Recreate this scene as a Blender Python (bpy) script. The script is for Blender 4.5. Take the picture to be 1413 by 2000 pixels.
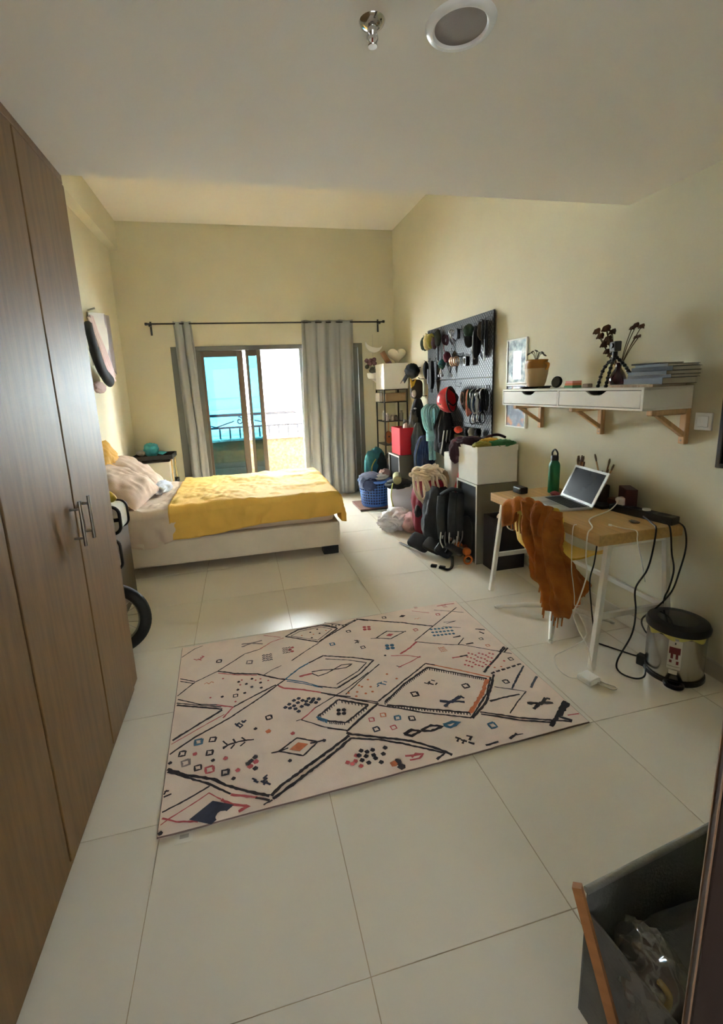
import bpy, bmesh, math, random
from mathutils import Vector, Matrix, noise
random.seed(7)
for o in list(bpy.data.objects): bpy.data.objects.remove(o)
S = bpy.context.scene
C = S.collection
# ---------------------------------------------------------------- camera
FPX, CX, CY, W, HH = 885.72, 679.32, 935.56, 1413.0, 2000.0
cam = bpy.data.cameras.new('camera'); co = bpy.data.objects.new('camera', cam); C.objects.link(co)
cam.sensor_fit = 'HORIZONTAL'; cam.sensor_width = 36.0; cam.lens = FPX / W * 36.0
cam.shift_x = (W/2 - CX) / W; cam.shift_y = (CY - HH/2) / W
cam.clip_start = 0.02
rx, ry, rz = ((0.972595, -0.228551, -0.042712), (-0.085719, -0.181702, -0.979610), (0.216130, 0.956425, -0.196314))
m = Matrix(((rx[0], -ry[0], -rz[0], 0), (rx[1], -ry[1], -rz[1], 0), (rx[2], -ry[2], -rz[2], 1.489), (0, 0, 0, 1)))
co.matrix_world = m
S.camera = co
# ---------------------------------------------------------------- light
S.view_settings.view_transform = 'Standard'; S.view_settings.look = 'None'
S.view_settings.gamma = 1.0; S.view_settings.use_curve_mapping = False
S.view_settings.exposure = 2.55
S.cycles.max_bounces = 16; S.cycles.diffuse_bounces = 10; S.cycles.glossy_bounces = 6
wd = bpy.data.worlds.new('sky'); S.world = wd; wd.use_nodes = True
bg = wd.node_tree.nodes['Background']; bg.inputs[0].default_value = (0.93, 0.97, 1.0, 1); bg.inputs[1].default_value = SKY = 30.0; HG = .16
# ---------------------------------------------------------------- materials
def lin(c):
    out = []
    for v in c:
        v /= 255.0; out.append(v/12.92 if v <= .04045 else ((v+.055)/1.055)**2.4)
    return tuple(out)
MATS = {}
def mat(name, rgb, rough=.55, metal=0.0, spec=.5, var=0.0, vscale=8.0, bump=0.0, bscale=60.0, stretch=None, coat=0.0, trans=0.0, sheen=0.0, rgb2=None, emit=None):
    if name in MATS: return MATS[name]
    m = bpy.data.materials.new(name); m.use_nodes = True; nt = m.node_tree; b = nt.nodes['Principled BSDF']
    c = lin(rgb); b.inputs['Base Color'].default_value = (*c, 1); b.inputs['Roughness'].default_value = rough
    b.inputs['Metallic'].default_value = metal; b.inputs['Specular IOR Level'].default_value = spec
    b.inputs['Coat Weight'].default_value = coat; b.inputs['Sheen Weight'].default_value = sheen
    N, Lk = nt.nodes.new, nt.links.new
    if var or bump or rgb2:
        tc = N('ShaderNodeTexCoord'); mp = N('ShaderNodeMapping'); Lk(tc.outputs['Object'], mp.inputs['Vector'])
        if stretch: mp.inputs['Scale'].default_value = stretch
    if var or rgb2:
        nz = N('ShaderNodeTexNoise'); nz.inputs['Scale'].default_value = vscale; nz.inputs['Detail'].default_value = 5
        Lk(mp.outputs[0], nz.inputs['Vector'])
        r = N('ShaderNodeValToRGB'); r.color_ramp.elements[0].position = .32; r.color_ramp.elements[1].position = .68
        a = lin(rgb2) if rgb2 else tuple(min(1, x*(1+var)) for x in c); d = c if rgb2 else tuple(x*(1-var) for x in c)
        r.color_ramp.elements[0].color = (*d, 1); r.color_ramp.elements[1].color = (*a, 1)
        Lk(nz.outputs['Fac'], r.inputs[0]); Lk(r.outputs[0], b.inputs['Base Color'])
    if bump:
        n2 = N('ShaderNodeTexNoise'); n2.inputs['Scale'].default_value = bscale; n2.inputs['Detail'].default_value = 4
        Lk(mp.outputs[0], n2.inputs['Vector'])
        bp = N('ShaderNodeBump'); bp.inputs['Strength'].default_value = bump; bp.inputs['Distance'].default_value = .01
        Lk(n2.outputs['Fac'], bp.inputs['Height']); Lk(bp.outputs[0], b.inputs['Normal'])
    if trans:
        t = N('ShaderNodeBsdfTranslucent'); t.inputs[0].default_value = (*c, 1); mx = N('ShaderNodeMixShader'); mx.inputs[0].default_value = trans
        Lk(b.outputs[0], mx.inputs[1]); Lk(t.outputs[0], mx.inputs[2]); Lk(mx.outputs[0], nt.nodes['Material Output'].inputs[0])
    if emit:
        b.inputs['Emission Color'].default_value = (*c, 1); b.inputs['Emission Strength'].default_value = emit
    MATS[name] = m; return m
def glassmat(name, tint, refl=.08, rough=.02):
    m = bpy.data.materials.new(name); m.use_nodes = True; nt = m.node_tree; nt.nodes.remove(nt.nodes['Principled BSDF'])
    t = nt.nodes.new('ShaderNodeBsdfTransparent'); t.inputs[0].default_value = (*tint, 1)
    g = nt.nodes.new('ShaderNodeBsdfGlossy'); g.inputs['Roughness'].default_value = rough
    f = nt.nodes.new('ShaderNodeFresnel'); f.inputs[0].default_value = 1.5
    x = nt.nodes.new('ShaderNodeMixShader'); L = nt.links.new
    L(f.outputs[0], x.inputs[0]); L(t.outputs[0], x.inputs[1]); L(g.outputs[0], x.inputs[2]); L(x.outputs[0], nt.nodes['Material Output'].inputs[0])
    MATS[name] = m; return m
wall_m = mat('wall_paint', (208, 202, 176), .75, var=.02, vscale=3, bump=.06, bscale=220)
ceil_m = mat('ceiling_paint', (234, 229, 218), .8, bump=.05, bscale=200)
tile_m = mat('floor_tile', (220, 213, 199), .29, spec=.5, var=.025, vscale=2.5)
grout_m = mat('grout', (176, 160, 134), .9)
wood_m = mat('wardrobe_wood', (118, 90, 54), .54, spec=.4, var=.16, vscale=6, stretch=(6, 6, .6), bump=.05, bscale=30)
wood_dk = mat('wardrobe_gap', (32, 22, 14), .8)
steel_m = mat('brushed_steel', (170, 165, 155), .3, 1.0, var=.06, vscale=30, stretch=(1, 1, .05))
chrome_m = mat('chrome', (210, 210, 210), .12, 1.0)
black_m = mat('black_metal', (22, 21, 22), .45)
blackp_m = mat('black_plastic', (18, 18, 19), .35)
blackf_m = mat('black_fabric', (22, 22, 25), .75, var=.25, vscale=14, bump=.25, bscale=90)
white_m = mat('white_laminate', (243, 241, 235), .35)
whitep_m = mat('white_plastic', (242, 241, 238), .3)
whitef_m = mat('white_fabric', (242, 240, 238), .85, var=.03, bump=.2, bscale=70)
boxf_m = mat('box_fabric', (242, 240, 232), .85, var=.02, bump=.15, bscale=160)
curtain_m = mat('curtain_fabric', (162, 163, 160), .9, trans=.10)
frame_m = mat('window_aluminium', (104, 104, 97), .5)
sash_m = mat('sash_brown', (96, 84, 70), .5)
bamboo_m = mat('bamboo', (196, 158, 104), .45, var=.12, vscale=5, stretch=(12, .8, 12), bump=.04)
pine_m = mat('pine', (212, 174, 132), .55, var=.1, vscale=6, stretch=(10, 10, 1))
unit_m = mat('grey_laminate', (118, 112, 98), .5, var=.03)
unitin_m = mat('dark_insert', (24, 23, 24), .8)
glass_t = glassmat('tinted_glass', (.085, .195, .24)); glass_c = glassmat('clear_glass', (.9, .92, .92))
# ---------------------------------------------------------------- mesh helpers
class MB:
    def __init__(s): s.v = []; s.f = []
    def add(s, vs, fs):
        k = len(s.v); s.v += [tuple(v) for v in vs]; s.f += [tuple(i+k for i in f) for f in fs]; return s
    def box(s, a, b, M=None):
        x0, y0, z0 = a; x1, y1, z1 = b
        vs = [Vector(p) for p in ((x0,y0,z0),(x1,y0,z0),(x1,y1,z0),(x0,y1,z0),(x0,y0,z1),(x1,y0,z1),(x1,y1,z1),(x0,y1,z1))]
        if M: vs = [M @ v for v in vs]
        return s.add(vs, [(0,3,2,1),(4,5,6,7),(0,1,5,4),(1,2,6,5),(2,3,7,6),(3,0,4,7)])
    def cbox(s, c, d, M=None):
        h = Vector(d)/2; T = Matrix.Translation(c)
        return s.box(-h, h, T @ M if M else T)
    def tube(s, pts, r, n=8, closed=False, flat=None):
        pts = [Vector(p) for p in pts]; k = len(pts); rs = r if isinstance(r, (list, tuple)) else [r]*k
        base = len(s.v); up = Vector((0, 0, 1)); prev = None; rings = []
        for i, p in enumerate(pts):
            if closed: t = pts[(i+1) % k] - pts[i-1]
            else: t = pts[min(i+1, k-1)] - pts[max(i-1, 0)]
            t = t.normalized() if t.length > 1e-9 else Vector((0, 0, 1))
            if prev is None:
                a = t.cross(up if abs(t.z) < .9 else Vector((1, 0, 0))).normalized()
            else:
                a = prev - t*prev.dot(t); a = a.normalized() if a.length > 1e-6 else t.orthogonal().normalized()
            prev = a; b = t.cross(a)
            fa, fb = flat if flat else (1, 1)
            rings.append([p + (a*math.cos(q)*fa + b*math.sin(q)*fb)*rs[i] for q in [2*math.pi*j/n for j in range(n)]])
        for rg in rings: s.v += [tuple(x) for x in rg]
        m = k if closed else k-1
        for i in range(m):
            for j in range(n):
                a0 = base+i*n+j; a1 = base+i*n+(j+1) % n; b0 = base+((i+1) % k)*n+j; b1 = base+((i+1) % k)*n+(j+1) % n
                s.f.append((a0, a1, b1, b0))
        if not closed:
            s.f.append(tuple(base+j for j in reversed(range(n)))); s.f.append(tuple(base+(k-1)*n+j for j in range(n)))
        return s
    def cyl(s, p0, p1, r, r1=None, n=20): return s.tube([p0, p1], [r, r if r1 is None else r1], n)
    def lathe(s, c, prof, n=28, M=None, sx=1, sy=1):
        base = len(s.v); c = Vector(c)
        for (r, z) in prof:
            for j in range(n):
                q = 2*math.pi*j/n; p = Vector((r*math.cos(q)*sx, r*math.sin(q)*sy, z))
                if M: p = M @ p
                s.v.append(tuple(c+p))
        for i in range(len(prof)-1):
            for j in range(n):
                s.f.append((base+i*n+j, base+i*n+(j+1) % n, base+(i+1)*n+(j+1) % n, base+(i+1)*n+j))
        if prof[0][0] > 0: s.f.append(tuple(base+j for j in reversed(range(n))))
        if prof[-1][0] > 0: s.f.append(tuple(base+(len(prof)-1)*n+j for j in range(n)))
        return s
    def prism(s, poly, axis, a, b):
        def P(u, v, w): return (w, u, v) if axis == 'x' else (u, w, v) if axis == 'y' else (u, v, w)
        n = len(poly); base = len(s.v)
        s.v += [P(u, v, a) for u, v in poly] + [P(u, v, b) for u, v in poly]
        s.f.append(tuple(base+i for i in reversed(range(n)))); s.f.append(tuple(base+n+i for i in range(n)))
        for i in range(n): s.f.append((base+i, base+(i+1) % n, base+n+(i+1) % n, base+n+i))
        return s
    def grid(s, fn, nu, nv, closed_u=False):
        base = len(s.v)
        for i in range(nu+1):
            for j in range(nv+1): s.v.append(tuple(fn(i/nu, j/nv)))
        for i in range(nu):
            for j in range(nv):
                a = base+i*(nv+1)+j; s.f.append((a, a+nv+1, a+nv+2, a+1))
        return s
    def blob(s, c, r, amp=.12, fr=3.0, seed=0, M=None, lev=4, ridge=False, p=2.0):
        bm = bmesh.new(); bmesh.ops.create_icosphere(bm, subdivisions=lev, radius=1.0)
        base = len(s.v); sd = Vector((seed*7.3, seed*3.1, seed*5.7)); c = Vector(c)
        for v in bm.verts:
            d = v.co.normalized()
            if p != 2.0:
                k = (abs(d.x)**p+abs(d.y)**p+abs(d.z)**p)**(-1/p); q = d*k
            else: q = d
            if ridge: h = amp*.55*(.42-1.15*abs(noise.noise(d*fr*.75+sd))-.5*abs(noise.noise(d*fr*1.9-sd))+.35*noise.noise(d*.9+sd))
            else: h = noise.fractal(d*fr+sd, 1.0, 2.0, 4)*amp
            q = Vector((q.x*r[0], q.y*r[1], q.z*r[2]))*(1+h)
            if M: q = M @ q
            s.v.append(tuple(c+q))
        for f in bm.faces: s.f.append(tuple(base+v.index for v in f.verts))
        bm.free(); return s
    def build(s, name, material, parent=None, smooth=None, bevel=0, solid=0, sub=0, label=None, cat=None, group=None, kind=None, origin=None, flip=False):
        me = bpy.data.meshes.new(name)
        if parent is not None: org = WORLD[parent.name]
        elif origin is not None: org = Vector(origin)
        else:
            xs = [v[0] for v in s.v]; ys = [v[1] for v in s.v]; zs = [v[2] for v in s.v]
            org = Vector(((min(xs)+max(xs))/2, (min(ys)+max(ys))/2, min(zs)))
        me.from_pydata([tuple(Vector(v)-org) for v in s.v], [], s.f); me.update()
        bm = bmesh.new(); bm.from_mesh(me); bmesh.ops.recalc_face_normals(bm, faces=bm.faces); bm.to_mesh(me); bm.free()
        me.materials.append(material)
        if smooth is not None:
            me.shade_smooth()
            if smooth < 180: me.set_sharp_from_angle(angle=math.radians(smooth))
        o = bpy.data.objects.new(name, me); C.objects.link(o)
        if parent is not None: o.parent = parent
        else: o.location = org
        WORLD[o.name] = org
        if solid: md = o.modifiers.new('thickness', 'SOLIDIFY'); md.thickness = solid; md.offset = 0
        if bevel: md = o.modifiers.new('bevel', 'BEVEL'); md.width = bevel; md.segments = 2; md.limit_method = 'ANGLE'; md.angle_limit = .6
        if sub: md = o.modifiers.new('smooth', 'SUBSURF'); md.levels = sub; md.render_levels = sub
        if label: tag(o, label, cat, group)
        elif label is None and group: o['group'] = group
        if kind: o['kind'] = kind
        return o
WORLD = {}
def tag(o, label, cat, group=None):
    o['label'] = label; o['category'] = cat
    if group: o['group'] = group
    return o
def thing(name, label, cat, loc, group=None, kind=None):
    o = bpy.data.objects.new(name, None); C.objects.link(o); o.location = loc; o.empty_display_size = .05
    WORLD[o.name] = Vector(loc)
    if kind: o['kind'] = kind
    if label: tag(o, label, cat, group)
    return o
def B(name, a, b, material, parent=None, bevel=.004, **k): return MB().box(a, b).build(name, material, parent, bevel=bevel, **k)
def struct(o): o['kind'] = 'structure'; return o
def RZ(a): return Matrix.Rotation(math.radians(a), 4, 'Z')
def RX(a): return Matrix.Rotation(math.radians(a), 4, 'X')
def RY(a): return Matrix.Rotation(math.radians(a), 4, 'Y')
def TR(*p): return Matrix.Translation(p)
def spline(pts, n=8, closed=False):
    P = [Vector(p) for p in pts]; out = []; k = len(P)
    rng = range(k if closed else k-1)
    for i in rng:
        if closed: p0, p1, p2, p3 = P[i-1], P[i], P[(i+1) % k], P[(i+2) % k]
        else: p0, p1, p2, p3 = P[max(i-1, 0)], P[i], P[i+1], P[min(i+2, k-1)]
        for j in range(n):
            t = j/n; out.append(.5*((2*p1)+(p2-p0)*t+(2*p0-5*p1+4*p2-p3)*t*t+(3*p1-p0-3*p2+p3)*t**3))
    if not closed: out.append(P[-1])
    return out
def fbm(x, y, z=0, o=4): return noise.fractal(Vector((x, y, z)), 1.0, 2.0, o)
def pillow_mesh(w, h, t, M, seed=0, n=28):
    mb = MB()
    for sgn in (1, -1):
        def fn(u, v, sgn=sgn):
            a, b = 2*u-1, 2*v-1
            e = max(0, (1-abs(a)**2.6))**.55*max(0, (1-abs(b)**2.6))**.55
            pin = 1-.07*(1-abs(b)**2)*abs(a)**3
            pin2 = 1-.07*(1-abs(a)**2)*abs(b)**3
            cr = noise.noise(Vector((a*1.6+b*1.1+seed, b*3.6-a*1.2, sgn)))
            z = sgn*t/2*e+e*.016*fbm(a*2.2+seed, b*2.2, sgn*3)+sgn*e*.026*(.3-abs(cr)*1.4)+.03*h*fbm(a+seed, b*.7, 9)
            z += e*.012*math.sin(9*a+5*b+seed)*max(0, abs(b)-.1)
            return M @ Vector((a*w/2*pin2, b*h/2*pin, z))
        mb.grid(fn, n, n)
    return mb
def drape(x0, x1, y0, y1, top, dx0, dx1, dy0, dy1, nu, nv, amp=.012, seed=0, hem=None, flare=.02):
    """cloth laid over a box top: falls dx*/dy* over each side"""
    Lx, Ly = x1-x0, y1-y0
    def fold(t, L, a, b):
        if t < 0: return 0.0, -t, -1
        if t > L: return L, t-L, 1
        return t, 0.0, 0
    def fn(u, v):
        tx = -dx0+(Lx+dx0+dx1)*u; ty = -dy0+(Ly+dy0+dy1)*v
        px, fx, sx = fold(tx, Lx, dx0, dx1); py, fy, sy = fold(ty, Ly, dy0, dy1)
        if hem and fy > 0: fy *= hem(px/Lx, sy)
        drop = max(fx, fy); mn = min(fx, fy)
        rr = .035
        edge = 0
        for d in ((px if dx0 else 9), (Lx-px if dx1 else 9), (py if dy0 else 9), (Ly-py if dy1 else 9)):
            if drop == 0 and d < rr: edge = max(edge, rr-math.sqrt(max(0, rr*rr-(rr-d)**2)))
        X = x0+px+sx*(.012+mn*.18+flare*fx*fx); Y = y0+py+sy*(.012+mn*.18+flare*fy*fy)
        Z = top-(rr if drop > 0 else edge)-drop
        w1 = fbm(X*3.2+seed, Y*3.2, Z*3); w2 = noise.turbulence(Vector((X*7+seed, Y*5, Z*2)), 3, True)-.4
        k = amp*(w1*.9+w2*.8)
        if drop > 0:
            wav = math.sin((X if fy > fx else Y)*26+seed+4*w1)*.008*min(1, drop/.1)
            if fy > fx: Y += sy*(abs(k)*.5+wav)
            else: X += sx*(abs(k)*.5+wav)
        else: Z += max(-.004, k)
        return (X, Y, Z)
    return MB().grid(fn, nu, nv)
# ---------------------------------------------------------------- room shell
XR, XL, YB, YF, ZL, ZU, YS = 2.183, -1.37, 6.30, -0.15, 2.41, 3.54, 2.312
floor = struct(B('floor', (XL, -2.7, -.08), (XR, YB, -.002), grout_m, bevel=0))
xs = [.201+.6*k for k in range(-3, 4)]; ys = [.871+.6*k for k in range(-2, 10)]
def tile(x0, x1, y0, y1):
    g = .0014
    mb = MB().box((x0+g, y0+g, -.0075), (x1-g, y1-g, 0)); mb.build('tile', tile_m, floor, bevel=.0008)
full = None
xe = [XL]+[x for x in xs if XL < x < XR]+[XR]; ye = [YF-.05]+[y for y in ys if YF < y < YB]+[YB]
for i in range(len(xe)-1):
    for j in range(len(ye)-1):
        if xe[i+1] < -.67 and ye[j+1] < 2.3: continue
        tile(xe[i], xe[i+1], ye[j], ye[j+1])
T = .2
struct(B('wall_right', (XR, -2.9, -.08), (XR+T, YB+T, ZU+.2), wall_m, bevel=0))
struct(B('wall_left', (XL-T, -2.9, -.08), (XL, YB+T, ZU+.2), wall_m, bevel=0))
struct(B('trim_beam', (XL, YS, 3.215), (-1.262, YB, ZU), wall_m, bevel=.003))
wb = struct(thing('wall_back', None, None, (0, YB, 0)))
WX0, WX1, WZ = -.80, 1.708, 2.092
mb = MB(); mb.box((XL, YB, -.08), (WX0, YB+T, ZU+.2)).box((WX1, YB, -.08), (XR, YB+T, ZU+.2)).box((WX0, YB, WZ), (WX1, YB+T, ZU+.2)).box((WX0, YB, -.08), (WX1, YB+T, 0))
bpy.data.objects.remove(wb); struct(mb.build('wall_back', wall_m))
# wall behind the camera with the doorway, and the hallway beyond
struct(B('wall_front', (1.17, YF-.1, -.08), (XR, YF, ZL), wall_m, bevel=0))
HW = (-1.25, 1.1, .25, 2.3)
mb = MB(); mb.box((XL, -2.9, -.08), (HW[0], -2.7, ZL)).box((HW[1], -2.9, -.08), (XR, -2.7, ZL)).box((HW[0], -2.9, -.08), (HW[1], -2.7, HW[2])).box((HW[0], -2.9, HW[3]), (HW[1], -2.7, ZL)); struct(mb.build('wall_hallway', wall_m))
hw = struct(thing('window_added_fill', None, None, (-.2, -2.75, 1.05)))  # unseen window added behind the camera as fill light for the foreground
for a, b in (((HW[0], -2.80, HW[2]), (HW[0]+.04, -2.76, HW[3])), ((HW[1]-.04, -2.80, HW[2]), (HW[1], -2.76, HW[3])), ((HW[0]+.04, -2.80, HW[2]), (HW[1]-.04, -2.76, HW[2]+.04)), ((HW[0]+.04, -2.80, HW[3]-.04), (HW[1]-.04, -2.76, HW[3]))): B('frame', a, b, frame_m, hw)
B('pane', (HW[0]+.04, -2.785, HW[2]+.04), (HW[1]-.04, -2.775, HW[3]-.04), glassmat('fill_glass', (HG, HG, HG)), hw, bevel=0)
struct(B('ceiling', (XL, -2.9, ZL), (XR, YS, ZU+.2), ceil_m, bevel=.003))
struct(B('ceiling_upper', (XL, YS, ZU), (XR, YB, ZU+.2), ceil_m, bevel=0))
skirt_m = mat('skirting', (206, 199, 184), .3)
struct(B('baseboard_right', (XR-.012, YF, 0), (XR, YB, .085), skirt_m, bevel=.003))
mb = MB().box((WX1+.01, YB-.012, 0), (XR-.012, YB, .085)).box((XL, YB-.012, 0), (WX0-.01, YB, .085)); struct(mb.build('baseboard_back', skirt_m, bevel=.003))
struct(B('baseboard_left', (XL, 2.33, 0), (XL+.012, YB-.012, .085), skirt_m, bevel=.003))
# ------------------------------------------------- sliding balcony door
dr = struct(thing('door_sliding', None, None, (.45, YB, 0)))
y0, y1 = YB-.012, YB+.10
B('outer_frame', (WX0, y0, 0), (WX0+.085, y1, WZ), frame_m, dr)
B('outer_frame', (WX1-.06, y0, 0), (WX1, y1, WZ), frame_m, dr)
B('outer_frame', (WX0+.085, y0, 2.035), (WX1-.06, y1, WZ), frame_m, dr)
B('threshold', (WX0+.085, y0, 0), (WX1-.06, y1, .035), frame_m, dr)
B('jamb_post', (.829, y0+.03, .035), (.90, y1, 2.035), frame_m, dr)
def sash(x0, x1, w0, w1, yy, z1=2.035, rail=.075):
    f = MB().box((x0, yy, .035), (x0+w0, yy+.035, z1)).box((x1-w1, yy, .035), (x1, yy+.035, z1)).box((x0+w0, yy, z1-rail), (x1-w1, yy+.035, z1)).box((x0+w0, yy, .035), (x1-w1, yy+.035, .13)).build('sash_frame', sash_m, dr, bevel=.004)
    B('pane', (x0+w0, yy+.014, .13), (x1-w1, yy+.02, z1-rail), glass_t, f, bevel=0)
B('side_post', (-.715, y0+.022, .035), (-.445, y0+.06, 2.035), frame_m, dr)
sash(-.47, .085, .06, .08, y0+.06)
sash(.118, .319, .04, .058, y0+.022)
sash(.90, 1.30, .05, .05, y0+.06); B('side_post', (1.30, y0+.022, .035), (1.645, y0+.06, 2.035), frame_m, dr)
# ------------------------------------------------- outside: balcony and the building across
bal_m = mat('balcony_stone', (124, 104, 78), .9, rgb2=(86, 68, 46), vscale=26, bump=.5, bscale=60)
struct(B('balcony_floor', (-3, YB+T, -.25), (4, 7.65, -.03), bal_m, bevel=0))
par = struct(B('balcony_parapet', (-3, 7.42, -.25), (4, 7.60, .74), bal_m, bevel=.01))
struct(B('balcony_ledge', (-3, 7.39, .74), (4, 7.63, .775), mat('ledge', (214, 206, 190), .8), bevel=.006))
struct(B('balcony_shade_soffit', (-3, YB+T, 2.75), (4, 7.75, 2.95), ceil_m, bevel=0))  # unseen overhang, added to keep sky light off the parapet
for x in (-3.0, 3.85): struct(B('balcony_side', (x, YB+T, -.25), (x+.15, 7.6, 2.75), bal_m, bevel=0))
iron = mat('railing_iron', (44, 42, 48), .6)
rl = struct(thing('balcony_railing', None, None, (.4, 7.5, .775)))
B('top_rail', (-3, 7.48, 1.125), (4, 7.52, 1.17), iron, rl)
B('middle_rail', (-3, 7.485, .935), (4, 7.515, .965), iron, rl)
for k in range(46): 
    x = -3+.155*k; B('baluster', (x, 7.487, .775), (x+.026, 7.513, .94), iron, rl, bevel=0)
for k in range(8):
    x = -2.6+.88*k
    for sg in (-1, 1):
        pts = []
        for i in range(26):
            a = i/25*math.pi*2.6; r = .012+.055*i/25
            pts.append((x+sg*(.075-r*math.cos(a)*.9), 7.5, 1.05+r*math.sin(a)))
        MB().tube(pts, .011, 6).build('scroll', iron, rl, smooth=180)
    MB().tube([(x+.16, 7.5, 1.05), (x+.44, 7.5, .965), (x+.72, 7.5, 1.05)], .011, 6).build('brace', iron, rl)
fac = mat('facade_paint', (205, 208, 206), .9, var=.02); fac2 = mat('facade_band', (182, 190, 192), .9)
bd = thing('apartment_building', 'pale apartment building across the street seen through the balcony door', 'building', (0, 15, -8))
B('wall', (-14, 14, -8), (14, 18, 14), fac, bd, bevel=0)
for z in (.75, 4.3, -2.6, 7.9): B('ledge', (-14, 13.72, z), (14, 14, z+.28), fac2, bd, bevel=.02)
for z in (1.35, -2.1, 4.9):
    for k in range(-5, 6):
        x = k*2.5-.35; w = B('wall_panel', (x-.95, 13.9, z), (x+.95, 14, z+2.35), fac2, bd, bevel=.02)
# ------------------------------------------------- ceiling fittings
sp = thing('ceiling_speaker', 'round white flush speaker with grey grille in the lowered ceiling', 'speaker', (.647, 1.285, ZL))
MB().lathe((.647, 1.285, ZL), [(.066, -.004), (.072, -.012), (.086, -.01), (.092, 0)], 48).build('trim_ring', whitep_m, sp, smooth=60)
MB().lathe((.647, 1.285, ZL), [(.0, -.007), (.067, -.0055), (.067, 0)], 48).build('grille', mat('speaker_grille', (150, 143, 138), .8, bump=.4, bscale=600), sp, smooth=60)
k = thing('fire_sprinkler', 'chrome pendant fire sprinkler in the lowered ceiling', 'sprinkler', (.414, 1.315, ZL))
MB().lathe((.414, 1.315, ZL), [(.014, -.014), (.02, -.012), (.031, -.006), (.034, 0)], 32).build('escutcheon', chrome_m, k, smooth=60)
MB().lathe((.414, 1.315, ZL), [(.0, -.04), (.008, -.04), (.009, -.03), (.012, -.026), (.012, -.012), (0.0, -.012)], 16).build('body', chrome_m, k, smooth=40)
for sg in (-1, 1): MB().tube(spline([(.414+sg*.011, 1.315, ZL-.024), (.414+sg*.014, 1.315, ZL-.038), (.414+sg*.005, 1.315, ZL-.052)]), .0022, 6).build('frame_arm', chrome_m, k)
MB().cyl((.414, 1.315, ZL-.05), (.414, 1.315, ZL-.026), .002, n=8).build('bulb', mat('sprinkler_bulb', (120, 30, 25), .2), k)
MB().lathe((.414, 1.315, ZL), [(0, -.056), (.012, -.056), (.013, -.054), (0, -.052)], 20).build('deflector', chrome_m, k, smooth=40)
# ------------------------------------------------- wardrobe
w = thing('wardrobe', 'tall brown wood built-in wardrobe with bar handles', 'wardrobe', (-1.0, 1.08, 0))
B('body', (XL+.003, YF+.002, .0), (-.662, 2.312, ZL-.002), wood_m, w)
B('top_filler', (-.662, YF+.002, 2.375), (-.645, 2.312, ZL-.002), wood_m, w, bevel=.002)
ysm = [2.306, 1.846, 1.343, .84, .337, YF+.01]
for i in range(5):
    a, b = ysm[i+1]+.005, ysm[i]-(.005 if i else 0)
    d = B('door', (-.661, a, .062), (-.64, b, 2.367), wood_m, w, bevel=.003)
    hy = (a+.045 if i in (0, 2, 4) else b-.045)
    h = MB().cyl((-.604, hy, .955), (-.604, hy, 1.125), .0065, n=12)
    for z in (.985, 1.095): h.cyl((-.64, hy, z), (-.604, hy, z), .005, n=10)
    h.build('handle', steel_m, d, smooth=50)
# ------------------------------------------------- open door at the right edge of the photo
dm = mat('mahogany', (40, 20, 16), .5, var=.2, vscale=5, stretch=(8, 8, .6))
fe = Vector((.600, .400, 0)); hg = Vector((1.145, -.12, 0)); dv = (hg-fe).normalized(); nv = Vector((dv.y, -dv.x, 0))
def leaf(s0, s1, n0, n1, z0, z1):
    mb = MB(); p = []
    for z in (z0, z1):
        for s_, n_ in ((s0, n0), (s1, n0), (s1, n1), (s0, n1)): q = fe+dv*s_+nv*n_; p.append((q.x, q.y, z))
    return mb.add(p, [(0,3,2,1),(4,5,6,7),(0,1,5,4),(1,2,6,5),(2,3,7,6),(3,0,4,7)])
d = thing('door_entry', None, None, (.6, .4, 0), kind='structure')
L_ = (hg-fe).length
leaf(0, L_, -.042, 0, .008, 2.04).build('leaf', dm, d, bevel=.003)
leaf(-.002, .0, -.007, -.002, .01, 2.03).build('edge_strip', mat('edge_strip', (140, 110, 88), .4), d)
leaf(-.002, .0, -.040, -.034, .01, 2.03).build('edge_strip', mat('edge_strip', (140, 110, 88), .4), d)
leaf(.10, L_-.1, 0, .006, .25, .95).build('panel', dm, d, bevel=.004); leaf(.10, L_-.1, 0, .006, 1.1, 1.9).build('panel', dm, d, bevel=.004)
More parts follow.
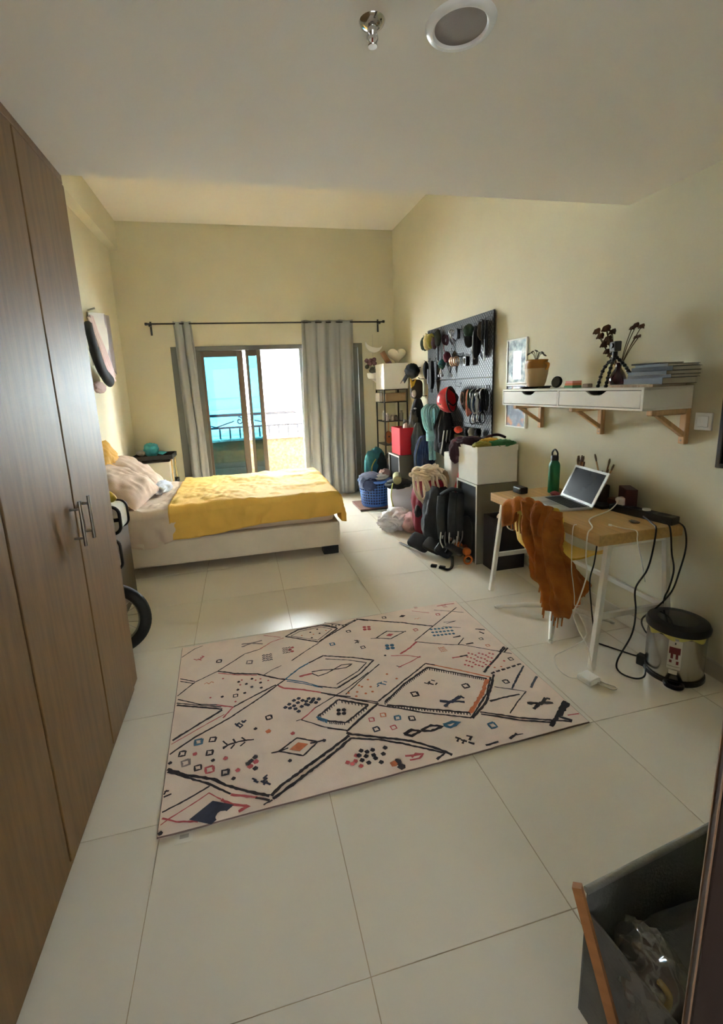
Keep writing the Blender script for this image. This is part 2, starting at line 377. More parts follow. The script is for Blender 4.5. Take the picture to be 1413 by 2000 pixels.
# ------------------------------------------------- curtains and rod
rod = thing('curtain_rod', 'thin black curtain rod on two wall brackets above the balcony door', 'curtain rod', (.48, 6.2, 2.36))
MB().cyl((-1.05, 6.205, 2.362), (2.012, 6.205, 2.357), .0095, n=12).build('pole', black_m, rod, smooth=50)
for x, sg in ((-1.05, -1), (2.012, 1)): MB().lathe((x, 6.205, 2.36), [(0, -.03), (.016, -.03), (.018, 0), (.011, .004)], 14, RY(90*sg)).build('finial', black_m, rod, smooth=40)
for x in (-1.0, 1.945): 
    b = MB().box((x-.012, YB-.008, 2.235), (x+.012, YB, 2.40)).box((x-.008, 6.2, 2.335), (x+.008, YB-.004, 2.349)).box((x-.010, 6.19, 2.33), (x+.010, 6.222, 2.35)); b.build('bracket', black_m, rod, bevel=.002)
def curtain(name, label, xt0, xt1, xb0, xb1, folds, amp, zt, zb, seed, lean=0):
    def fn(u, v):
        e = v**.8
        x = (xt0+(xt1-xt0)*u)*(1-e)+(xb0+(xb1-xb0)*u)*e
        ph = u*folds*2*math.pi+.9*math.sin(u*5+seed)+.7*v*math.sin(3*u+seed)
        a = amp*(.75+.45*fbm(u*3+seed, v*.8))*(1 if v > .06 else .6+.4*v/.06)
        y = 6.205+a*math.sin(ph)+.012*math.sin(ph*2.3+seed)*(.3+v)+lean*v
        x += .018*math.cos(ph)*(.5+v*.7)+.012*fbm(u*4, v*3, seed)
        return (x, y, zt+(zb-zt)*v+.006*math.sin(ph))
    return MB().grid(fn, 120, 46).build(name, curtain_m, None, smooth=180, solid=.004, label=label, cat='curtain', group='grey curtains on the rod')
curtain('curtain', 'narrow bunched grey curtain beside the black trolley', -.735, -.505, -.69, -.455, 2.6, .026, 2.385, .02, 1.3)
curtain('curtain', 'wide grey curtain hanging beside the open door and corner rack', .862, 1.572, .80, 1.55, 4.2, .026, 2.385, .015, 4.1)
# ------------------------------------------------- bed
upm = mat('bed_upholstery', (222, 209, 187), .85, var=.04, bump=.15, bscale=150)
beige = mat('beige_sheet', (214, 194, 172), .85, var=.03, bump=.12, bscale=120)
yell = mat('mustard_cover', (236, 190, 88), .8, var=.04, vscale=5, bump=.15, bscale=110)
bed = thing('bed', 'upholstered beige bed base and mattress against the left wall', 'bed', (-.25, 4.58, 0))
B('base', (-1.30, 3.892, .078), (.79, 5.27, .305), upm, bed, bevel=.018)
for x, y in ((-1.22, 3.95), (.695, 3.905), (-1.22, 5.15), (.695, 5.13)): B('leg', (x-.065, y, 0), (x+.075, y+.12, .08), black_m, bed, bevel=.006)
mt = MB()
def mfn(u, v):
    pass
B('mattress', (-1.29, 3.925, .300), (.755, 5.235, .525), beige, bed, bevel=.05)
# headboard panel at the wall
B('headboard', (XL+.015, 3.87, .08), (-1.30, 5.29, .68), upm, bed, bevel=.02)
hemf = lambda u, s: (1.10-.40*u+.05*math.sin(u*9)) if s < 0 else 1
d = drape(-.99, -.55, 3.912, 5.245, .552, .0, .0, .255, .12, 40, 110, .024, 5.0, lambda u, s: 1.0 if s > 0 else .96+.12*math.sin(u*5))
d.build('duvet', beige, None, smooth=180, solid=.012, label='crumpled beige duvet folded out between pillows and yellow cover', cat='duvet')
d = drape(-.66, .80, 3.898, 5.255, .585, .0, .24, .225, .15, 130, 130, .026, 2.0, hemf)
d.build('bedspread', yell, None, smooth=180, solid=.008, label='mustard yellow bedspread draped over the foot of the bed', cat='bedspread')
tilt = TR(-1.07, 4.27, .735) @ RZ(-6) @ RY(34) @ RX(4) 
pl = mat('pillowcase_beige', (206, 180, 158), .85, var=.03, bump=.12, bscale=120)
pillow_mesh(.50, .66, .20, tilt, 1).build('pillow', pl, None, smooth=180, label='beige pillow nearest the wardrobe, propped against the headboard', cat='pillow', group='pillows on the bed')
tilt = TR(-1.06, 4.86, .74) @ RZ(4) @ RY(37)
pillow_mesh(.52, .62, .18, tilt, 4).build('pillow', pl, None, smooth=180, label='beige pillow nearest the window, behind the front pillow', cat='pillow', group='pillows on the bed')
pillow_mesh(.40, .50, .13, TR(-1.262, 4.66, .90) @ RY(72), 7).build('pillow', mat('pillowcase_yellow', (196, 146, 46), .8), None, smooth=180, label='yellow pillow upright against the wall behind the beige pillows', cat='pillow', group='pillows on the bed')
MB().blob((-.86, 4.72, .60), (.12, .24, .06), .7, 2.6, 3, ridge=True).build('bunched_shirt', mat('white_cotton', (222, 226, 236), .9), None, smooth=180, label='crumpled white shirt in front of the pillows', cat='shirt')
# ------------------------------------------------- bedside trolley by the curtain
tr = thing('utility_trolley', 'black two-tier trolley with gold legs in the far left corner', 'trolley', (-1.09, 5.98, 0))
gold = mat('gold_metal', (214, 190, 140), .25, .9)
for z in (.735, .395, .08):
    f = MB().box((-1.325, 5.80, z), (-.855, 6.18, z+.01)).box((-1.325, 5.80, z), (-1.313, 6.18, z+.055)).box((-.867, 5.80, z), (-.855, 6.18, z+.055)).box((-1.313, 5.80, z), (-.867, 5.812, z+.055)).box((-1.313, 6.168, z), (-.867, 6.18, z+.055))
    f.build('tray', black_m, tr, bevel=.005)
for x in (-1.30, -.88):
    for y in (5.83, 6.15): MB().cyl((x, y, 0), (x, y, .76), .008, n=10).build('leg', gold, tr, smooth=50)
B('storage_box', (-1.27, 5.83, .407), (-.905, 6.15, .70), mat('storage_box_white', (206, 202, 190), .6), None, label='plain off-white box on the lower tier of the black trolley', cat='box')
teal = mat('teal_fabric', (60, 150, 158), .8, var=.06, bump=.2)
k = thing('cap', 'teal cap lying on the black trolley', 'cap', (-1.10, 5.98, .79))
MB().blob((-1.12, 5.98, .845), (.085, .08, .085), .22, 2.2, 8, RY(-20)).build('crown', teal, k, smooth=180)
MB().grid(lambda u, v: (-1.03+.09*u*math.cos((v-.5)*2), 5.98+.08*(2*v-1), .825-.02*u-.02*(2*v-1)**2), 8, 14).build('brim', teal, k, smooth=180, solid=.006)
MB().blob((-1.235, 5.96, .795+.02), (.05, .06, .035), .6, 2.4, 12, ridge=True).build('crumpled_tissue', mat('grey_tissue', (176, 170, 160), .9), None, smooth=180, label='crumpled grey tissue beside the teal cap', cat='tissue')
# ------------------------------------------------- hooks and towel on the left wall
hk = thing('hanging_bag', 'pale pink and grey cloth with black padded sleeve hanging on the left wall', 'hanging cloth', (-1.34, 5.3, 1.55))
pk = mat('pale_pink_cloth', (214, 194, 194), .85, var=.03, bump=.15); wc = mat('pale_cloth', (214, 214, 208), .85)
MB().grid(lambda u, v: (XL+.022+.012*math.sin(v*5+u*6)*v, 5.0+.60*u-.02*v*u, 2.31+.08*u-v*(.50+.02*u)), 30, 30).build('towel', wc, hk, smooth=180, solid=.012)
MB().grid(lambda u, v: (XL+.018+.008*math.sin(u*9), 5.55+.24*u-.10*v*(1-u), 2.375+.02*u-v*(.50+.14*u)), 12, 16).build('towel_tail', mat('lilac_grey_cloth', (168, 166, 176), .85), hk, smooth=180, solid=.01)
MB().grid(lambda u, v: (XL+.05+.012*math.sin(u*12+v*3), 4.87+.12*u+.50*v+.06*u*v, 2.25-v*.58), 14, 40).build('towel_fold', pk, hk, smooth=180, solid=.012)
MB().grid(lambda u, v: (XL+.04+.01*math.sin(u*12+v*3), 4.98+.12*u+.42*v+.10*u*v, 2.28-v*.56), 14, 40).build('towel_fold', pk, hk, smooth=180, solid=.012)
MB().tube(spline([(XL+.075, 4.76, 2.19), (XL+.085, 4.78, 2.02), (XL+.09, 4.84, 1.88), (XL+.09, 4.96, 1.76), (XL+.09, 5.10, 1.69), (XL+.085, 5.22, 1.66)], 6), [.02]+[.05]*8+[.06]*14+[.065]*6+[.05, .03], 16, flat=(1, .7)).build('padded_sleeve', mat('black_sleeve', (14, 14, 17), .7), hk, smooth=180)
MB().blob((XL+.06, 4.90, 1.60), (.04, .17, .055), .5, 2.5, 5, ridge=True).build('gathered_hem', mat('dusty_pink_cloth', (178, 156, 156), .85), hk, smooth=180)
MB().cyl((XL, 5.1, 2.34), (XL+.07, 5.1, 2.36), .008, n=10).build('wall_hook', steel_m, hk)
# ------------------------------------------------- things standing behind the wardrobe end
bk = thing('folding_bicycle', 'black small-wheeled bicycle parked behind the wardrobe', 'bicycle', (-.80, 2.72, 0))
cx, cy, cz, R0 = -.842, 2.70, .222, .189
tp = [(cx+R0*math.cos(a), cy, cz+R0*math.sin(a)) for a in [2*math.pi*i/48 for i in range(48)]]
MB().tube(tp, .033, 12, True).build('tyre', mat('tyre_rubber', (24, 24, 25), .7), bk, smooth=180)
tp = [(cx+.157*math.cos(a), cy, cz+.157*math.sin(a)) for a in [2*math.pi*i/48 for i in range(48)]]
MB().tube(tp, .009, 8, True).build('rim', steel_m, bk, smooth=180)
MB().cyl((cx, cy-.05, cz), (cx, cy+.05, cz), .018, n=14).build('hub', steel_m, bk, smooth=50)
for i in range(20):
    a = 2*math.pi*i/20; MB().cyl((cx+.015*math.cos(a), cy+.025*(-1)**i, cz+.015*math.sin(a)), (cx+.155*math.cos(a+.1), cy, cz+.155*math.sin(a+.1)), .0016, n=6).build('spoke', steel_m, bk)
MB().tube([(cx, cy+.06, cz), (-.92, 2.9, .40), (-1.08, 3.05, .62)], .018, 10).build('frame', black_m, bk, smooth=60)
st = thing('bedside_stand', 'grey-brown bedside stand between the wardrobe and bed', 'nightstand', (-.98, 3.35, 0))
sm = mat('grey_brown_board', (92, 80, 68), .6)
B('side_panel', (-.92, 3.10, 0), (-.90, 3.58, .60), sm, st); B('side_panel', (-1.28, 3.10, 0), (-1.26, 3.58, .60), sm, st); B('top', (-1.28, 3.10, .60), (-.90, 3.58, .625), sm, st); B('back_panel', (-1.26, 3.56, .05), (-.92, 3.58, .60), sm, st)
pn = thing('pannier_bag', 'white bag with black piped edges on the bedside stand', 'bag', (-.95, 3.2, .625))
def rr(c, hw, hh, r, n=5):
    o = []
    for sx, sz, a0 in ((1, 1, 0), (-1, 1, 90), (-1, -1, 180), (1, -1, 270)):
        for i in range(n+1): a = math.radians(a0+90*i/n); o.append((c[0]+sx*(hw-r)+r*math.cos(a), c[1]+sz*(hh-r)+r*math.sin(a)))
    return o
wsp = mat('white_speckled_canvas', (216, 214, 206), .8, var=.06, vscale=60)
MB().prism([(a, b) for a, b in rr((-.95, .715), .125, .09, .05)], 'y', 3.10, 3.30).build('body', wsp, pn, bevel=.01, smooth=40)
for y in (3.10, 3.30): MB().tube([(a, y, b) for a, b in rr((-.95, .715), .127, .09, .05)], .011, 8, True).build('piping', black_m, pn, smooth=180)
B('strap', (-1.07, 3.085, .705), (-.822, 3.10, .73), black_m, pn)
MB().prism(rr((-.945, .50), .11, .095, .04), 'y', 3.04, 3.085).build('front_pocket', wsp, pn, bevel=.008, smooth=40); MB().tube([(a, 3.05, b) for a, b in rr((-.945, .50), .113, .098, .04)], .011, 8, True).build('piping', black_m, pn, smooth=180)
MB().tube(spline([(-.99, 3.22, .85), (-.93, 3.2, .87), (-.885, 3.18, .86), (-.865, 3.17, .825)]), [.012, .02, .026, .03, .03, .03]+[.03]*16+[.026, .02, .012], 10).build('banana', mat('banana_yellow', (214, 186, 60), .5), None, smooth=180, label='yellow curved fruit lying on the white bag', cat='banana')
# ------------------------------------------------- pegboard with climbing gear
def peg_material():
    m = bpy.data.materials.new('pegboard'); m.use_nodes = True; nt = m.node_tree; b = nt.nodes['Principled BSDF']
    b.inputs['Roughness'].default_value = .34; b.inputs['Specular IOR Level'].default_value = .38
    N, L = nt.nodes.new, nt.links.new
    tc = N('ShaderNodeTexCoord'); sp = N('ShaderNodeSeparateXYZ'); L(tc.outputs['Object'], sp.inputs[0])
    def ma(op, a, b_=None):
        n = N('ShaderNodeMath'); n.operation = op
        for i, q in enumerate((a, b_)):
            if q is None: continue
            if isinstance(q, (int, float)): n.inputs[i].default_value = q
            else: L(q, n.inputs[i])
        return n.outputs[0]
    def slots(oy, oz):
        fy = ma('ABSOLUTE', ma('SUBTRACT', ma('FRACT', ma('ADD', ma('DIVIDE', sp.outputs['Y'], .04), oy)), .5))
        fz = ma('ABSOLUTE', ma('SUBTRACT', ma('FRACT', ma('ADD', ma('DIVIDE', sp.outputs['Z'], .04), oz)), .5))
        return ma('MULTIPLY', ma('LESS_THAN', fy, .13), ma('LESS_THAN', fz, .29))
    k = ma('MAXIMUM', slots(0, 0), slots(.5, .5))
    mx = N('ShaderNodeMix'); mx.data_type = 'RGBA'; L(k, mx.inputs[0]); mx.inputs[6].default_value = (*lin((62, 62, 64)), 1); mx.inputs[7].default_value = (.005, .005, .005, 1); L(mx.outputs[2], b.inputs['Base Color'])
    r = N('ShaderNodeMix'); L(k, r.inputs[0]); r.inputs[2].default_value = .42; r.inputs[3].default_value = .95; L(r.outputs[0], b.inputs['Roughness'])
    return m
peg_m = peg_material()
pb = thing('pegboard', 'large black perforated pegboard of four panels on the right wall', 'pegboard', (2.165, 4.45, .97))
PY = (3.64, 4.345, 5.05); PZ = (.97, 1.53, 2.09)
for i in range(2):
    for j in range(2):
        B('panel', (2.152, PY[i]+.001, PZ[j]+.001), (2.164, PY[i+1]-.001, PZ[j+1]-.001), peg_m, pb, bevel=.002)
for y in (3.68, 4.31, 4.38, 5.01):
    for z in (1.0, 1.50, 1.56, 2.06): MB().cyl((2.149, y, z), (2.183, y, z), .006, n=10).build('screw', blackp_m, pb)
def hook(y, z, l=.05):
    MB().tube(spline([(2.153, y, z+.03), (2.146, y, z+.03), (2.146, y, z), (2.146-l*.6, y, z), (2.146-l, y, z+.008)], 4), .0025, 6).build('hook', blackp_m, pb)
GEAR = 'climbing gear on the pegboard'
alu = mat('polished_aluminium', (190, 192, 196), .25, 1.0); blk_al = mat('black_anodised', (30, 30, 33), .3, .6)
def ring_pts(c, hw, hh, ang=0, n=20, axis='y'):
    o = []
    for i in range(n):
        a = 2*math.pi*i/n; s = math.sin(a); u = hw*math.cos(a)*(1+.18*s); v = hh*s
        ca, sa = math.cos(ang), math.sin(ang); u, v = u*ca-v*sa, u*sa+v*ca
        o.append((c[0]+.0*u, c[1]+u, c[2]+v) if axis == 'y' else (c[0]+u, c[1], c[2]+v))
    return o
def carabiner(c, material, ang=0, label=None, parent=None, hw=.028, hh=.05, axis='y'):
    return MB().tube(ring_pts(c, hw, hh, ang, axis=axis), .0055, 8, True).build('carabiner', material, parent, smooth=180, label=label, cat='carabiner' if label else None, group=GEAR if label else None)
def quickdraw(y, z, sling, top, bot, label, l=.13, x=2.09):
    hook(y, z, .07)
    t = thing('quickdraw', label, 'quickdraw', (x, y, z-.25), GEAR)
    carabiner((x, y, z-.045), top, 0, None, t, axis='x')
    MB().box((x-.008, y-.004, z-.09-l), (x+.008, y+.004, z-.085)).build('sling', sling, t, bevel=.002)
    carabiner((x, y+.005, z-.13-l), bot, math.pi, None, t, axis='x')
    return t
def coil(y, z, hw, hh, n, r, material, label, cat, x=2.10, seed=0, name='sling', grp=GEAR):
    hook(y, z+hh, .07); rnd = random.Random(seed)
    pts = []
    for k in range(n):
        ox, oy = rnd.uniform(-.02, .02), rnd.uniform(-.012, .012); w = hw*rnd.uniform(.7, 1.1); h = hh*rnd.uniform(.9, 1.08)
        for i in range(16):
            a = 2*math.pi*i/16+math.pi/2; pts.append((x+ox+w*.8*math.cos(a), y+oy+w*.45*math.cos(a), z+hh-h+h*math.sin(a)))
    return MB().tube(spline(pts, 2), r, 7).build(name, material, None, smooth=180, label=label, cat=cat, group=grp)
def F(name, c, **k): return mat(name, c, .8, var=.12, vscale=20, bump=.2, bscale=120, **k)
mar = F('maroon_fabric', (98, 34, 52)); olive = F('olive_fabric', (150, 140, 60)); cream = F('cream_rope', (230, 212, 184)); tealr = F('teal_rope', (146, 196, 198)); dgreen = F('dark_green_fabric', (38, 60, 44)); grey_f = F('grey_fabric', (92, 92, 90)); navy = F('navy_fabric', (34, 52, 92)); redf = F('red_fabric', (196, 30, 38)); dteal = F('petrol_fabric', (36, 92, 96)); plum = F('plum_fabric', (74, 46, 56)); brown_f = F('brown_fabric', (74, 58, 46)); orange_f = F('orange_fabric', (208, 70, 44)); tan_f = F('tan_fabric', (172, 140, 110)); lgrey = F('light_grey_fabric', (168, 166, 160)); pinkf = F('pink_fabric', (206, 158, 152))
# gloves and bunches along the top row
def bunch(c, r, material, label, cat, seed, name, amp=.7):
    hook(c[1], c[2]+r[2], .07)
    return MB().blob(c, r, amp, 2.3, seed, ridge=True, lev=3).build(name, material, None, smooth=180, label=label, cat=cat, group=GEAR)
bunch((2.09, 5.0, 1.95), (.045, .035, .075), dgreen, 'dark green glove at the far upper end of the pegboard', 'glove', 1, 'work_glove')
bunch((2.10, 4.93, 1.955), (.045, .04, .085), F('pale_yellow_fabric', (206, 186, 130)), 'pale yellow glove hanging beside the dark green glove', 'glove', 2, 'work_glove')
bunch((2.10, 4.84, 1.96), (.045, .04, .08), olive, 'olive yellow glove on the top row of the pegboard', 'glove', 3, 'work_glove')
bunch((2.11, 4.77, 1.93), (.035, .03, .06), plum, 'dark plum pouch beside the olive glove', 'pouch', 4, 'pouch')
bunch((2.11, 4.68, 1.97), (.035, .03, .085), F('black_green_fabric', (34, 38, 30)), 'dark belay glove beside hanging black tool', 'glove', 5, 'work_glove')
hook(4.70, 1.90); t = thing('hand_brush', 'thin black brush hanging under the dark belay glove', 'brush', (2.12, 4.70, 1.70), GEAR)
MB().tube([(2.12, 4.70, 1.88), (2.12, 4.70, 1.74)], .011, 8).build('handle', blackp_m, t, smooth=60); MB().tube(ring_pts((2.12, 4.70, 1.72), .014, .02), .003, 6, True).build('loop', steel_m, t)
coil(4.47, 1.93, .05, .045, 3, .008, F('dark_plum_cord', (60, 26, 42)), 'dark plum cord bundle on the top row of the pegboard', 'cord', seed=3, name='cord_bundle')
MB().tube(spline([(2.09, 4.45, 1.95), (2.08, 4.47, 1.85), (2.09, 4.44, 1.79)]), .004, 6).build('accessory_cord', mar, None, smooth=180, label='thin dark red cord linking plum bundle and maroon pouch', cat='cord', group=GEAR)
bunch((2.10, 4.43, 1.755), (.04, .036, .055), mar, 'maroon chalk pouch hanging below the plum cord bundle', 'pouch', 6, 'chalk_pouch', .35)
for k, (y, z) in enumerate(((4.31, 1.965), (4.28, 1.95))): carabiner((2.10, y, z), alu, .5, ('silver carabiner tilted at left of black pulley', 'silver carabiner tilted touching the black pulley')[k], axis='x')
hook(4.21, 2.0); t = thing('pulley', 'black pulley block on the top row of the pegboard', 'pulley', (2.1, 4.21, 1.9), GEAR)
MB().prism(rr((4.21, 1.955), .034, .05, .03), 'x', 2.085, 2.092).build('side_plate', blk_al, t); MB().prism(rr((4.21, 1.955), .034, .05, .03), 'x', 2.108, 2.115).build('side_plate', blk_al, t); MB().cyl((2.09, 4.21, 1.945), (2.11, 4.21, 1.945), .024, n=18).build('wheel', steel_m, t)
MB().tube([(2.125, 4.17, 1.985), (2.125, 4.0, 2.0)], .006, 8).build('peg_bar', blackp_m, None, label='short black bar clipped to the top row of the pegboard', cat='bar', group=GEAR)
t = thing('shoe_pair', 'dark green padded strap pouch on the upper right of the pegboard', 'pouch', (2.09, 3.955, 1.8), GEAR); hook(3.955, 1.99)
MB().blob((2.09, 3.955, 1.955), (.05, .04, .055), .3, 2, 9, lev=3).build('top_pad', dgreen, t, smooth=180); MB().blob((2.09, 3.955, 1.865), (.046, .036, .055), .3, 2, 10, lev=3).build('lower_pad', blackf_m, t, smooth=180)
coil(3.875, 1.83, .03, .115, 2, .005, lgrey, 'pale thin sling hanging between the green pouch and black strap', 'sling', seed=5)
coil(3.81, 1.845, .03, .125, 3, .009, blackf_m, 'long black webbing strap on the upper right of pegboard', 'strap', seed=6, name='webbing_strap')
bunch((2.10, 3.765, 1.93), (.03, .025, .075), brown_f, 'brown narrow pouch beside the long black strap', 'pouch', 14, 'pouch', .4)
for k, y in enumerate((3.725, 3.70)): coil(y, 1.93, .018, .08, 1, .006, (grey_f, blackf_m)[k], ('thin grey sling on the upper right corner of the pegboard', 'thin black sling on the upper right corner of the pegboard')[k], 'sling', seed=7+k)
coil(3.685, 1.76, .022, .08, 1, .0035, steel_m, 'bare wire loop hanging low at the pegboard right edge', 'wire', seed=9, name='wire_loop')
coil(3.66, 1.86, .018, .14, 2, .008, blk_al, 'dark nut-tool cluster at the pegboard right edge', 'tools', seed=11, name='nut_tool')
# second row
bunch((2.10, 4.98, 1.65), (.035, .03, .10), blackf_m, 'black multi-tool pouch at the far end of the second row', 'pouch', 15, 'tool_pouch', .3)
t = thing('ice_screw_holster', 'long black holster hanging near the pegboard seam', 'holster', (2.1, 4.82, 1.4), GEAR); hook(4.82, 1.74)
MB().prism([(4.79, 1.74), (4.85, 1.74), (4.86, 1.50), (4.84, 1.44), (4.80, 1.44), (4.78, 1.50)], 'x', 2.075, 2.115).build('sleeve', blackf_m, t, bevel=.008); MB().tube([(2.095, 4.81, 1.44), (2.095, 4.81, 1.40)], .012, 8).build('tip', blackp_m, t); MB().tube([(2.095, 4.84, 1.44), (2.095, 4.84, 1.405)], .010, 8).build('tip', blackp_m, t)
t = thing('nut_set', 'petrol blue sling with black and silver metal nuts in second row', 'climbing nuts', (2.1, 4.56, 1.55), GEAR); hook(4.56, 1.74)
MB().blob((2.10, 4.55, 1.69), (.035, .03, .05), .4, 2, 16, lev=3).build('sling', dteal, t, smooth=180)
for k, y in enumerate((4.60, 4.57, 4.54, 4.51)): MB().tube([(2.09, 4.56, 1.66), (2.085, y, 1.58)], .004, 6).build('wire', (steel_m, blk_al)[k % 2], t); MB().cbox((2.085, y, 1.575), (.018, .014, .026)).build('nut', (alu, blk_al)[k % 2], t, bevel=.003)
MB().prism([(4.37, 1.72), (4.40, 1.66), (4.375, 1.585), (4.345, 1.66)], 'x', 2.10, 2.115).build('leaf_pouch', blackf_m, None, bevel=.006, label='black leaf-shaped pouch below the maroon chalk pouch', cat='pouch', group=GEAR)
for k in range(6): 
    hook(4.295-.024*k, 1.745, .06)
    carabiner((2.085-.004*(k % 2), 4.295-.024*k, 1.70), (alu, mat('copper_anodised', (206, 150, 110), .3, .9))[k % 2], .15, ('silver carabiner at far end of the carabiner row', 'copper carabiner second in the carabiner row', 'silver carabiner third in the carabiner row', 'copper carabiner fourth in the carabiner row', 'silver carabiner fifth in the carabiner row', 'copper carabiner at the near end of the row')[k], axis='x', hw=.024, hh=.042)
t = thing('ascender', 'small black rope clamp right of the carabiner row', 'rope clamp', (2.1, 4.02, 1.64), GEAR); hook(4.02, 1.75)
MB().prism(rr((4.02, 1.69), .03, .045, .015), 'x', 2.08, 2.12).build('body', blk_al, t, bevel=.004); MB().prism(rr((4.02, 1.69), .012, .028, .01), 'x', 2.074, 2.08).build('cam', grey_f, t)
# helmet
h = thing('climbing_helmet', 'red climbing helmet hanging in the middle of the pegboard', 'helmet', (2.05, 4.24, 1.21), GEAR); hook(4.22, 1.46)
hm = mat('helmet_red', (196, 36, 44), .28)
def hfn(u, v):
    a = u*2*math.pi; b = v*math.pi*.52
    p = Vector((.105*math.sin(b)*math.cos(a), .145*math.cos(b), .125*math.sin(b)*math.sin(a)))
    return TR(2.035, 4.205, 1.335) @ RZ(38) @ RX(-8) @ p
MB().grid(hfn, 48, 24).build('shell', hm, h, smooth=180, solid=.008)
MB().tube([hfn(i/40, .99) for i in range(40)], .008, 8, True).build('rim_trim', blackp_m, h, smooth=180)
for k, (a, b) in enumerate(((.60, .35), (.66, .55), (.72, .38), (.80, .58), (.88, .40), (.55, .62), (.94, .62), (.73, .75))):
    p = hfn(a, b); q = hfn(a, b+.02); MB().blob(p, (.011, .011, .007), 0, 1, 0, lev=2).build('vent', mat('vent_pale', (206, 190, 180), .6), h, smooth=180)
MB().tube(spline([hfn(.5, .98), (2.02, 4.12, 1.28), (2.05, 4.09, 1.36), hfn(.3, .98)]), .007, 8).build('chin_strap', blackf_m, h, smooth=180)
# row of slings and quickdraws under the seam
coil(4.065, 1.345, .03, .06, 2, .006, pinkf, 'pale pink sling next to the red helmet', 'sling', seed=21)
coil(4.0, 1.33, .035, .09, 3, .010, brown_f, 'brown webbing sling beside the red helmet', 'sling', seed=22)
coil(3.955, 1.30, .034, .12, 3, .009, F('coral_fabric', (206, 120, 96)), 'coral webbing sling hanging lowest beside brown sling', 'sling', seed=23)
coil(3.915, 1.345, .03, .08, 3, .009, dgreen, 'dark green webbing sling on the lower pegboard row', 'sling', seed=24)
quickdraw(3.865, 1.42, navy, alu, blk_al, 'navy quickdraw, farthest of the five quickdraws')
quickdraw(3.82, 1.425, blackf_m, blk_al, alu, 'black quickdraw, second of the five quickdraws', .12)
quickdraw(3.775, 1.425, lgrey, alu, blk_al, 'pale grey quickdraw, middle of the five quickdraws', .12)
quickdraw(3.73, 1.43, navy, blk_al, alu, 'navy quickdraw, fourth of the five quickdraws', .11)
quickdraw(3.69, 1.43, blackf_m, alu, blk_al, 'black quickdraw, nearest of the five quickdraws', .12)
coil(3.80, 1.29, .06, .075, 2, .006, F('dark_blue_cord', (34, 60, 84)), 'dark blue cord loop tangled over the quickdraws', 'cord', x=2.07, seed=25, name='cord_loop')
coil(3.735, 1.30, .055, .10, 2, .007, lgrey, 'pale grey cord loop over the nearest quickdraws', 'cord', x=2.06, seed=26, name='cord_loop')
coil(3.675, 1.33, .03, .09, 3, .008, blackf_m, 'black cord loop at the near end of the lower row', 'cord', seed=27, name='cord_loop')
# lowest row: empty wire hooks with dark bits
for y in (4.28, 4.17, 4.02, 3.92, 3.8): hook(y, 1.11, .06)
MB().tube([(2.11, 4.34, 1.05), (2.11, 4.06, 1.06)], .004, 6).build('rail', blackp_m, pb)
bunch((2.10, 4.17, 1.035), (.04, .04, .035), orange_f, 'orange pouch low on the pegboard above the maroon garment', 'pouch', 31, 'pouch', .4)
for k, y in enumerate((4.0, 3.93, 3.80)): bunch((2.11, y, 1.03), (.03, .025, .045), (blackf_m, lgrey, blackf_m)[k], ('black clip bundle on the lowest pegboard row', 'pale clip bundle on the lowest pegboard row', 'dark clip bundle at lowest row near the white box')[k], 'clips', 32+k, 'clip_bundle')
# ------------------------------------------------- jackets, ropes and bags hanging below / beside the board
HG = 'bags and clothes hanging on the right wall'
def wallhook(y, z, parent): MB().tube(spline([(2.183, y, z), (2.13, y, z), (2.11, y, z+.02)], 4), .005, 6).build('wall_hook', black_m, parent)
k = thing('baseball_cap', 'black cap hanging on the wall left of the pegboard', 'cap', (2.08, 5.33, 1.58), HG)
MB().blob((2.07, 5.34, 1.66), (.085, .11, .085), .15, 2, 40, RX(20)).build('crown', blackf_m, k, smooth=180); MB().grid(lambda u, v: (1.99-.05*u, 5.26+.14*v, 1.62-.075*u-.03*(2*v-1)**2), 6, 12).build('brim', blackf_m, k, smooth=180, solid=.006); wallhook(5.34, 1.70, k)
k = thing('hanging_pouch', 'dark brown pouch with yellow pointed flap and pale patch under black cap', 'pouch', (2.08, 5.2, 1.32), HG)
MB().prism(rr((2.08, 1.44), .075, .115, .06), 'y', 5.20, 5.27).build('body', mat('dark_brown_leather', (66, 50, 38), .7), k, bevel=.015, smooth=50)
MB().prism([(1.985, 1.575), (2.02, 1.53), (2.065, 1.565), (2.035, 1.485), (1.995, 1.455), (1.992, 1.52)], 'y', 5.185, 5.198).build('flap', mat('yellow_felt', (224, 170, 50), .8), k, bevel=.003)
MB().blob((2.035, 5.195, 1.39), (.028, .014, .045), .05, 2, 2, lev=3).build('patch', mat('pale_pink_felt', (220, 200, 192), .85), k, smooth=180); wallhook(5.24, 1.56, k)
for kk, (y, z0, z1, c, lab) in enumerate(((4.985, 1.56, 1.72, blackf_m, 'slim black radio hanging at the far edge of the pegboard'), (4.92, 1.50, 1.66, blackf_m, 'slim black torch hanging at the far edge of pegboard'))):
    MB().tube([(2.11, y, z1), (2.11, y, z0)], [.018, .024], 12).build(('radio', 'torch')[kk], blackp_m, None, smooth=60, label=lab, cat=('radio', 'torch')[kk], group=GEAR)
